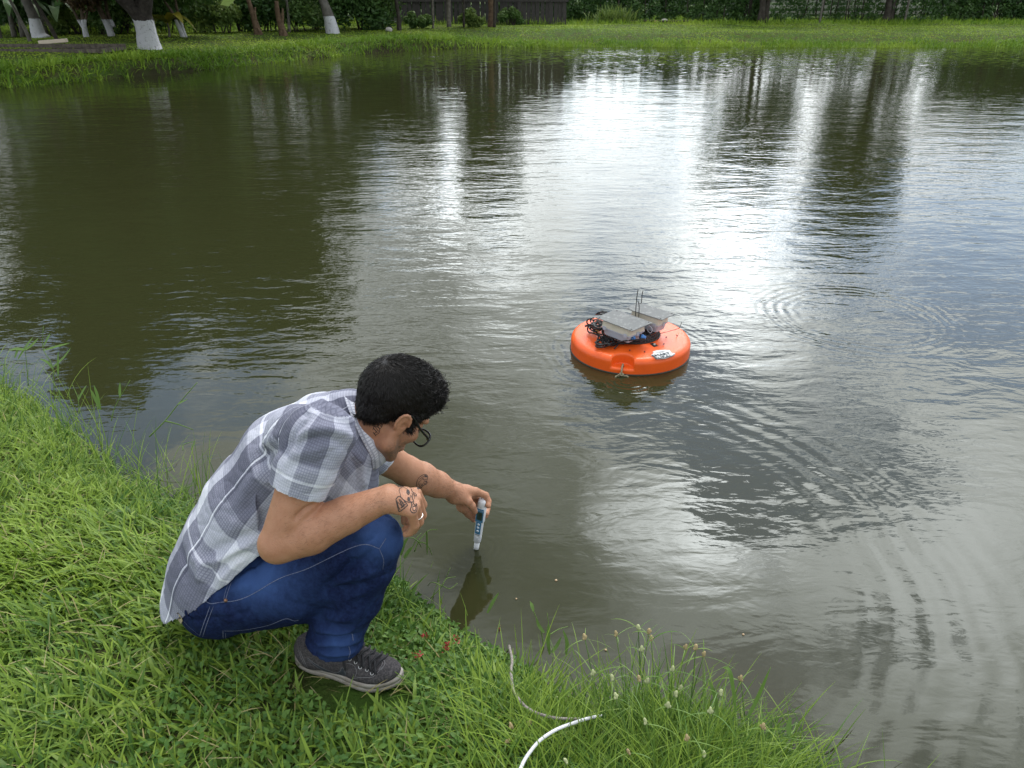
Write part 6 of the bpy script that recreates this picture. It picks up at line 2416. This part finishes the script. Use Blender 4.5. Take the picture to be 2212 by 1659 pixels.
plate('ridge', -.0090, .0090, 1232, 1244, .0122, .0012, mat("grey_print", (.25, .27, .30), rough=.6), PEN)

# ================================================================== ROPE
def lay(pts, lift):
    out = []
    for x_, y_ in pts:
        p = atZ(x_, y_, .19)
        for _ in range(4):
            p = atZ(x_, y_, gz(p[0], p[1]) + lift)
        out.append(p)
    return out


def braid(P, r_, n=8):
    T, Nf, Bf = frames(P)
    s = np.concatenate([[0], np.cumsum(np.linalg.norm(np.diff(P, axis=0), axis=1))])
    a = np.arange(n) * 2 * math.pi / n
    bump = 1 + .13 * np.sin(s[:, None] / .0052 * 2 * math.pi / 2 + a[None] * 2) * np.sin(s[:, None] / .0052 * 2 * math.pi / 2 - a[None] * 2)
    V = P[:, None] + (r_ * bump)[..., None] * (np.cos(a)[None, :, None] * Nf[:, None] + np.sin(a)[None, :, None] * Bf[:, None])
    F = []
    for k in range(len(P) - 1):
        for i in range(n):
            j = (i + 1) % n
            F.append((k * n + i, k * n + j, (k + 1) * n + j, (k + 1) * n + i))
    F += [tuple(range(n - 1, -1, -1)), tuple(range((len(P) - 1) * n, len(P) * n))]
    return V.reshape(-1, 3), F


p1 = lay([(1100, 1395), (1106, 1425), (1104, 1450), (1108, 1485), (1122, 1512), (1148, 1535), (1195, 1550), (1245, 1553), (1285, 1550)], .105)
p2 = lay([(1299, 1546), (1270, 1552), (1235, 1563), (1200, 1577), (1168, 1598), (1145, 1624), (1128, 1652), (1116, 1690), (1105, 1740)], .125)
ROPE = empty('rope', p2[0], 0, 'braided white rope doubled back on its muddy grey length in the grass', 'rope')
V, F = braid(spline(p1, 400), .0038)
o = mob('muddy_length', np_mesh('muddy_length', V, F, mat("muddy_rope", (.17, .15, .13), rough=.9, noise=(160, (.34, .31, .28), .8, .4, .6))), ROPE)
V, F = braid(spline(p2, 400), .0042)
o = mob('clean_length', np_mesh('clean_length', V, F, mat("white_rope", (.66, .66, .68), rough=.8, noise=(220, (.65, .66, .70), .5, .45, .6))), ROPE)

# ================================================================== SEDGES, WEEDS, FLOWERS
def z8(x, y):
    return ((1700 + x / 1.3825) * .54, (2300 + y / 1.3825) * .54)


stem_m = mat("sedge_stem", (.080, .165, .030), rough=.5, spec=.3, trans=.15, attr=('tint', (.17, .26, .06)))
head_m = [mat("cream_head", (.42, .45, .24), rough=.85, spec=.1, bump=(700, .001, 2)), mat("tan_head", (.38, .30, .16), rough=.85, spec=.1, bump=(700, .001, 2))]
HEADS = [(885, 355, 1), (1058, 337, 1), (1180, 300, 0), (1237, 322, 1), (1252, 362, 1), (1197, 420, 0), (1440, 412, 1), (1497, 412, 1), (1540, 450, 1), (930, 553, 0), (1040, 578, 0),
         (1187, 583, 1), (1230, 595, 0), (1370, 532, 0), (1412, 633, 0), (1385, 668, 0), (1632, 660, 0), (1742, 583, 1), (1577, 765, 0), (1866, 850, 1),
         (1342, 733, 0), (740, 685, 0), (1060, 683, 0), (1222, 822, 0), (1450, 915, 1), (1545, 1000, 0), (1128, 985, 1), (575, 832, 1), (485, 848, 1), (450, 920, 1), (785, 1035, 0)]
ORD = 'first second third fourth fifth sixth seventh eighth ninth tenth eleventh twelfth thirteenth fourteenth fifteenth sixteenth seventeenth eighteenth nineteenth twentieth'.split()
gs_ = np.random.default_rng(12)
water_ix = sorted(range(20), key=lambda i: HEADS[i][0])
grass_ix = sorted(range(20, len(HEADS)), key=lambda i: HEADS[i][0])
for i, (hx__, hy__, kind) in enumerate(HEADS):
    dx, dy = z8(hx__, hy__)
    Yh_ = np.interp(hy__, [300, 600, 800, 1050], [1.44, 1.34, 1.25, 1.15]) + gs_.uniform(-.03, .03)
    if i in (27, 28, 29, 21):
        Yh_ = None
    if Yh_ is None:
        P1 = lay([(dx, dy)], .06)[0]
    else:
        P1 = atY(dx, dy, Yh_)
    bx = P1[0] + .35 * (.42 - P1[0]) * (1 if Yh_ else 0) * gs_.uniform(.5, 1.1)
    by = P1[1] + gs_.uniform(-.06, .02)
    if shore_dist([bx], [by])[0] < -.03:
        by -= .06
    P0 = np.array([bx, by, max(gz(bx, by), -.03)])
    if i < 20:
        lb = '%s-headed sedge stalk at the water, %s from the left of the heads over water' % (('cream', 'tan')[kind], ORD[water_ix.index(i)])
    else:
        lb = '%s-headed sedge stalk in the bank grass, %s from the left of those low heads' % (('cream', 'tan')[kind], ORD[grass_ix.index(i)])
    root = empty('sedge', P0, 0, lb, 'sedge', 'sedge stalks on the near bank')
    mid = (P0 + P1) / 2 + np.array([gs_.uniform(-.012, .012), gs_.uniform(-.01, .01), .012])
    Q = spline([P0, mid, P1], 10)
    v, f = tube_vf(Q, np.linspace(.0017, .0011, 10), 5)
    mob('stem', np_mesh('stem', v, f, stem_m, True, {'tint': np.full(len(v), gs_.random())}), root)
    sc = gs_.uniform(.72, 1.0)
    hm = MB()
    hd_ = Q[-1] - Q[-3]
    Mh = np.array(Vector(hd_).to_track_quat('Z', 'Y').to_matrix())
    hm.lathe([(.0001, -.001), (.0040 * sc, .002), (.0054 * sc, .007), (.0050 * sc, .013), (.0032 * sc, .0175), (.0001, .019)], 9, P1 - hd_ / np.linalg.norm(hd_) * .002, Mh)
    for s in ((-1, 1) if gs_.random() < .6 else (1,)):
        hm.lathe([(.0001, -.001), (.0034 * sc, .002), (.0036 * sc, .005), (.0001, .009)], 8, P1 + Mh @ np.array([s * .0050, 0, .001]), Mh)
    hm.build('flower_head', head_m[kind], root)
    nb_ = 3 if i < 21 else 2
    az = gs_.uniform(0, 6.28) + np.arange(nb_) * 2.1
    v, f, t = blades(np.full(nb_, P1[0]), np.full(nb_, P1[1]), np.full(nb_, P1[2] - .001), gs_.uniform(.035, .10, nb_), gs_.uniform(.0022, .0034, nb_), az, gs_.uniform(.7, 1.5, nb_), gs_.uniform(.5, 1.6, nb_), 6, gs_.random(nb_), gs_)
    for k in range(nb_):
        vv, ff = v[k * 14:(k + 1) * 14], f[:6]
        mob('bract', np_mesh('bract', vv, ff, stem_m, True, {'tint': t[k * 14:(k + 1) * 14]}), root)


# taller weeds standing out over the water
def z6(x, y):
    return (x * .2441, (1250 + y / 2.2122) * .54)


def weed(name, Yw, stems, leaves, label, m=None, r0=.0022, lw=.006):
    m = m or stem_m
    P0 = atY(*stems[0][0], Yw)
    root = empty(name, P0, 0, label, 'weed', 'tall weeds along the water edge')
    for st_ in stems:
        Q = spline([atY(*p, Yw + .02 * k) for k, p in enumerate(st_)], 12)
        v, f = tube_vf(Q, np.linspace(r0, r0 * .5, 12), 5)
        mob('stem', np_mesh('stem', v, f, m, True, {'tint': np.full(len(v), .6)}), root)
    for lf in leaves:
        Q = spline([atY(*p, Yw + .01 * k) for k, p in enumerate(lf)], 9)
        T, Nf, Bf = frames(Q)
        w_ = lw * np.sin(np.pi * np.linspace(.12, 1, 9)) ** .7
        side = np.cross(T, np.array([0, -.6, .8]))
        side /= np.linalg.norm(side, axis=1)[:, None] + 1e-9
        v = np.concatenate([Q + side * w_[:, None] * .5, Q + np.array([0, 0, -.001]), Q - side * w_[:, None] * .5])
        f = [(i, i + 1, 9 + i + 1, 9 + i) for i in range(8)] + [(9 + i, 9 + i + 1, 18 + i + 1, 18 + i) for i in range(8)]
        mob('leaf', np_mesh('leaf', v, f, m, True, {'tint': np.full(27, .4)}), root)


weed('weed', 3.15, [[z6(480, 780), z6(465, 480), z6(380, 320), z6(383, 120)]], [[z6(385, 300), z6(420, 230), z6(445, 185)], [z6(385, 335), z6(500, 300), z6(625, 268)], [z6(470, 480), z6(560, 400), z6(628, 310)], [z6(470, 500), z6(420, 440), z6(345, 405)]],
     'tall weed with spreading blades at the left edge of the water', lw=.011)
weed('weed', 3.25, [[z6(250, 650), z6(235, 450), z6(218, 300)]], [[z6(130, 400), z6(155, 330), z6(160, 310)], [z6(160, 410), z6(230, 300), z6(295, 215)], [z6(225, 330), z6(290, 280), z6(340, 225)], [z6(220, 330), z6(140, 320), z6(80, 335)]],
     'broad bladed weed at the far left end of the bank grass', lw=.014)
weed('weed', 2.95, [[z6(700, 900), z6(690, 760), z6(640, 640)]], [[z6(690, 780), z6(730, 700), z6(768, 640)], [z6(515, 560), z6(512, 450), z6(516, 335)]], 'thin weed standing right of the tall spreading one', lw=.010)
weed('weed', 2.80, [[z6(985, 960), z6(1020, 830), z6(1150, 600)]], [[z6(1062, 745), z6(1060, 690), z6(1062, 615)], [z6(890, 860), z6(840, 760), z6(795, 670)], [z6(890, 860), z6(860, 730), z6(830, 640)]], 'weed with upright green blades halfway along the left waterline', lw=.012)
weed('weed', 2.62, [[z6(1320, 1100), z6(1460, 960), z6(1570, 820), z6(1745, 620)], [z6(1460, 960), z6(1580, 990), z6(1710, 1038)]], [[z6(1570, 815), z6(1610, 790), z6(1665, 765)]], 'long bent grass stalk leaning out over the water behind the back', r0=.003, lw=.006)
weed('weed', 2.55, [[z6(1620, 1220), z6(1625, 1170), z6(1720, 1140)]], [[z6(1690, 1220), z6(1710, 1170), z6(1720, 1135)], [z6(1730, 1560), z6(1740, 1440), z6(1735, 1330)]], 'wispy weed just behind the shirt back at the waterline', lw=.005)
weed('weed', 2.02, [[z3(480, 1580), z3(550, 1400), z3(640, 1290), z3(740, 1200), z3(885, 1185)], [z3(550, 1400), z3(460, 1340), z3(380, 1330)], [z3(560, 1410), z3(640, 1420), z3(720, 1480), z3(790, 1640)], [z3(550, 1400), z3(600, 1500)]],
     [[z3(690, 1215), z3(698, 1320), z3(700, 1500), z3(702, 1650)]], 'branching crabgrass seed stalk just right of the knee', r0=.0022, lw=.006)
weed('weed', 2.00, [[z3(300, 1700), z3(420, 1540), z3(520, 1340), z3(600, 1250)]], [[z3(290, 1690), z3(360, 1590), z3(430, 1490)], [z3(240, 1640), z3(290, 1440), z3(370, 1330)]], 'green blade and bud stalk between the knee and the water', r0=.0022, lw=.012)
weed('weed', 1.90, [[z8(30, 130), z8(95, 60), z8(140, -40)], [z8(95, 60), z8(140, 75), z8(180, 45)], [z8(95, 60), z8(40, 40), z8(15, 60)], [z8(95, 60), z8(120, 20), z8(170, 10)]], [], 'pale star shaped seed head in front of the tester reflection', r0=.0017)
weed('weed', 1.74, [[z8(660, 420), z8(640, 300), z8(600, 200), z8(580, 145)]], [[z8(600, 200), z8(592, 170), z8(583, 148)], [z8(660, 320), z8(630, 280), z8(615, 235)], [z8(345, 210), z8(375, 150), z8(410, 95)]], 'dry tipped weed leaning over the water right of the rope end', r0=.002, lw=.010)
weed('weed', 1.60, [[z8(680, 420), z8(690, 330), z8(676, 210)], [z8(690, 330), z8(740, 300), z8(790, 285)]], [[z8(690, 440), z8(680, 360), z8(682, 265)], [z8(780, 440), z8(785, 370), z8(762, 300)], [z8(700, 430), z8(730, 390), z8(755, 340)]], 'slender weed with seed stalks at the corner of the bank', r0=.0016, lw=.010)
weed('weed', 1.30, [[z8(1780, 800), z8(1840, 690), z8(1912, 510)]], [[z8(1785, 790), z8(1840, 680), z8(1910, 512)], [z8(1720, 760), z8(1700, 600), z8(1680, 520), z8(1645, 515)], [z8(1620, 780), z8(1600, 660), z8(1565, 570)]], 'long pointed grass blade rising at the right end of the tussock', r0=.0016, lw=.010)
weed('weed', 1.22, [[z8(2000, 900), z8(2080, 915), z8(2150, 910)], [z8(2010, 890), z8(2040, 860), z8(2055, 815)]], [[z8(2015, 900), z8(2012, 840), z8(2024, 780)]], 'small weed standing in the water at the lower right of the bank', r0=.002, lw=.012)

red_m = mat("red_petal", (.36, .05, .04), rough=.6, trans=.2)
FL = [('just right of the shoe toe', z2(2030, 905)), ('at the grass edge right of the upper red flower', z2(2185, 990)), ('nearest the shoe laces', z2(1975, 1055)), ('beside the upper end of the muddy rope', z8(413, 305)),
      ('between the shoe and the rope', z8(172, 352)), ('low in the grass left of the rope', z8(118, 395))]
for lb, p in FL:
    q = lay([p], .075)[0]
    root = empty('flower', (q[0], q[1], gz(q[0], q[1])), 0, 'small red flower cluster ' + lb, 'flower', 'red flowers in the bank grass')
    MB().tube([(q[0], q[1], gz(q[0], q[1])), q], .0012, 5).build('stem', stem_m, root)
    C = q + gs_.normal(size=(14, 3)) * .006
    Nn_ = gs_.normal(size=(14, 3))
    Nn_ /= np.linalg.norm(Nn_, axis=1)[:, None]
    v, f, t = leaf_quads(C, Nn_, np.full(14, .011), np.full(14, .006), gs_)
    mob('petals', np_mesh('petals', v, f, red_m), root)['kind'] = 'stuff'
# floating bits
fm_ = mat("tan_fragment", (.42, .30, .18), rough=.7)
for p, s, lb in ((z8(1000, 415), .0045, 'tan leaf fragment floating before the tan sedge heads'), (z8(1760, 330), .004, 'tan speck floating on open water at the lower right'), (z8(725, 30), .005, 'pale husk floating right of the tester reflection'),
                 (z8(505, 133), .0035, 'tiny speck floating near the bank edge')):
    q = atZ(*p, .001)
    tag(MB().lathe([(.0001, -.002), (s, .0), (s * .8, .0022), (.0001, .003)], 9, q).build('leaf_fragment', fm_, None), lb, 'leaf fragment')
# a leafy twig hanging into the top of the picture from the big tree
q = atY(492, 6, 17.5)
root = empty('twig', (q[0], q[1], q[2] + .35), 0, 'bright green leaf hanging at the top from a bare twig', 'twig')
MB().tube(spline([q + np.array([-.6, .8, 2.2]), q + np.array([-.2, .3, .9]), q + np.array([-.02, 0, .2])], 10), [.02] * 4 + [.012] * 6, 5).build('stem', bark_dark, root)
v, f, t = leaf_quads(np.array([q + np.array([0, 0, .02]), q + np.array([-.22, .05, .16]), q + np.array([.25, .1, .25])]), np.array([[0.1, -.9, .3], [.3, -.8, .4], [-.3, -.8, .4]]), np.array([.34, .28, .3]), np.array([.22, .16, .18]), gs_)
for k in range(3):
    mob('leaf', np_mesh('leaf', v[k * 5:k * 5 + 5], f[:4], leaf_pale, True, {'tint': np.full(5, .6)}), root)
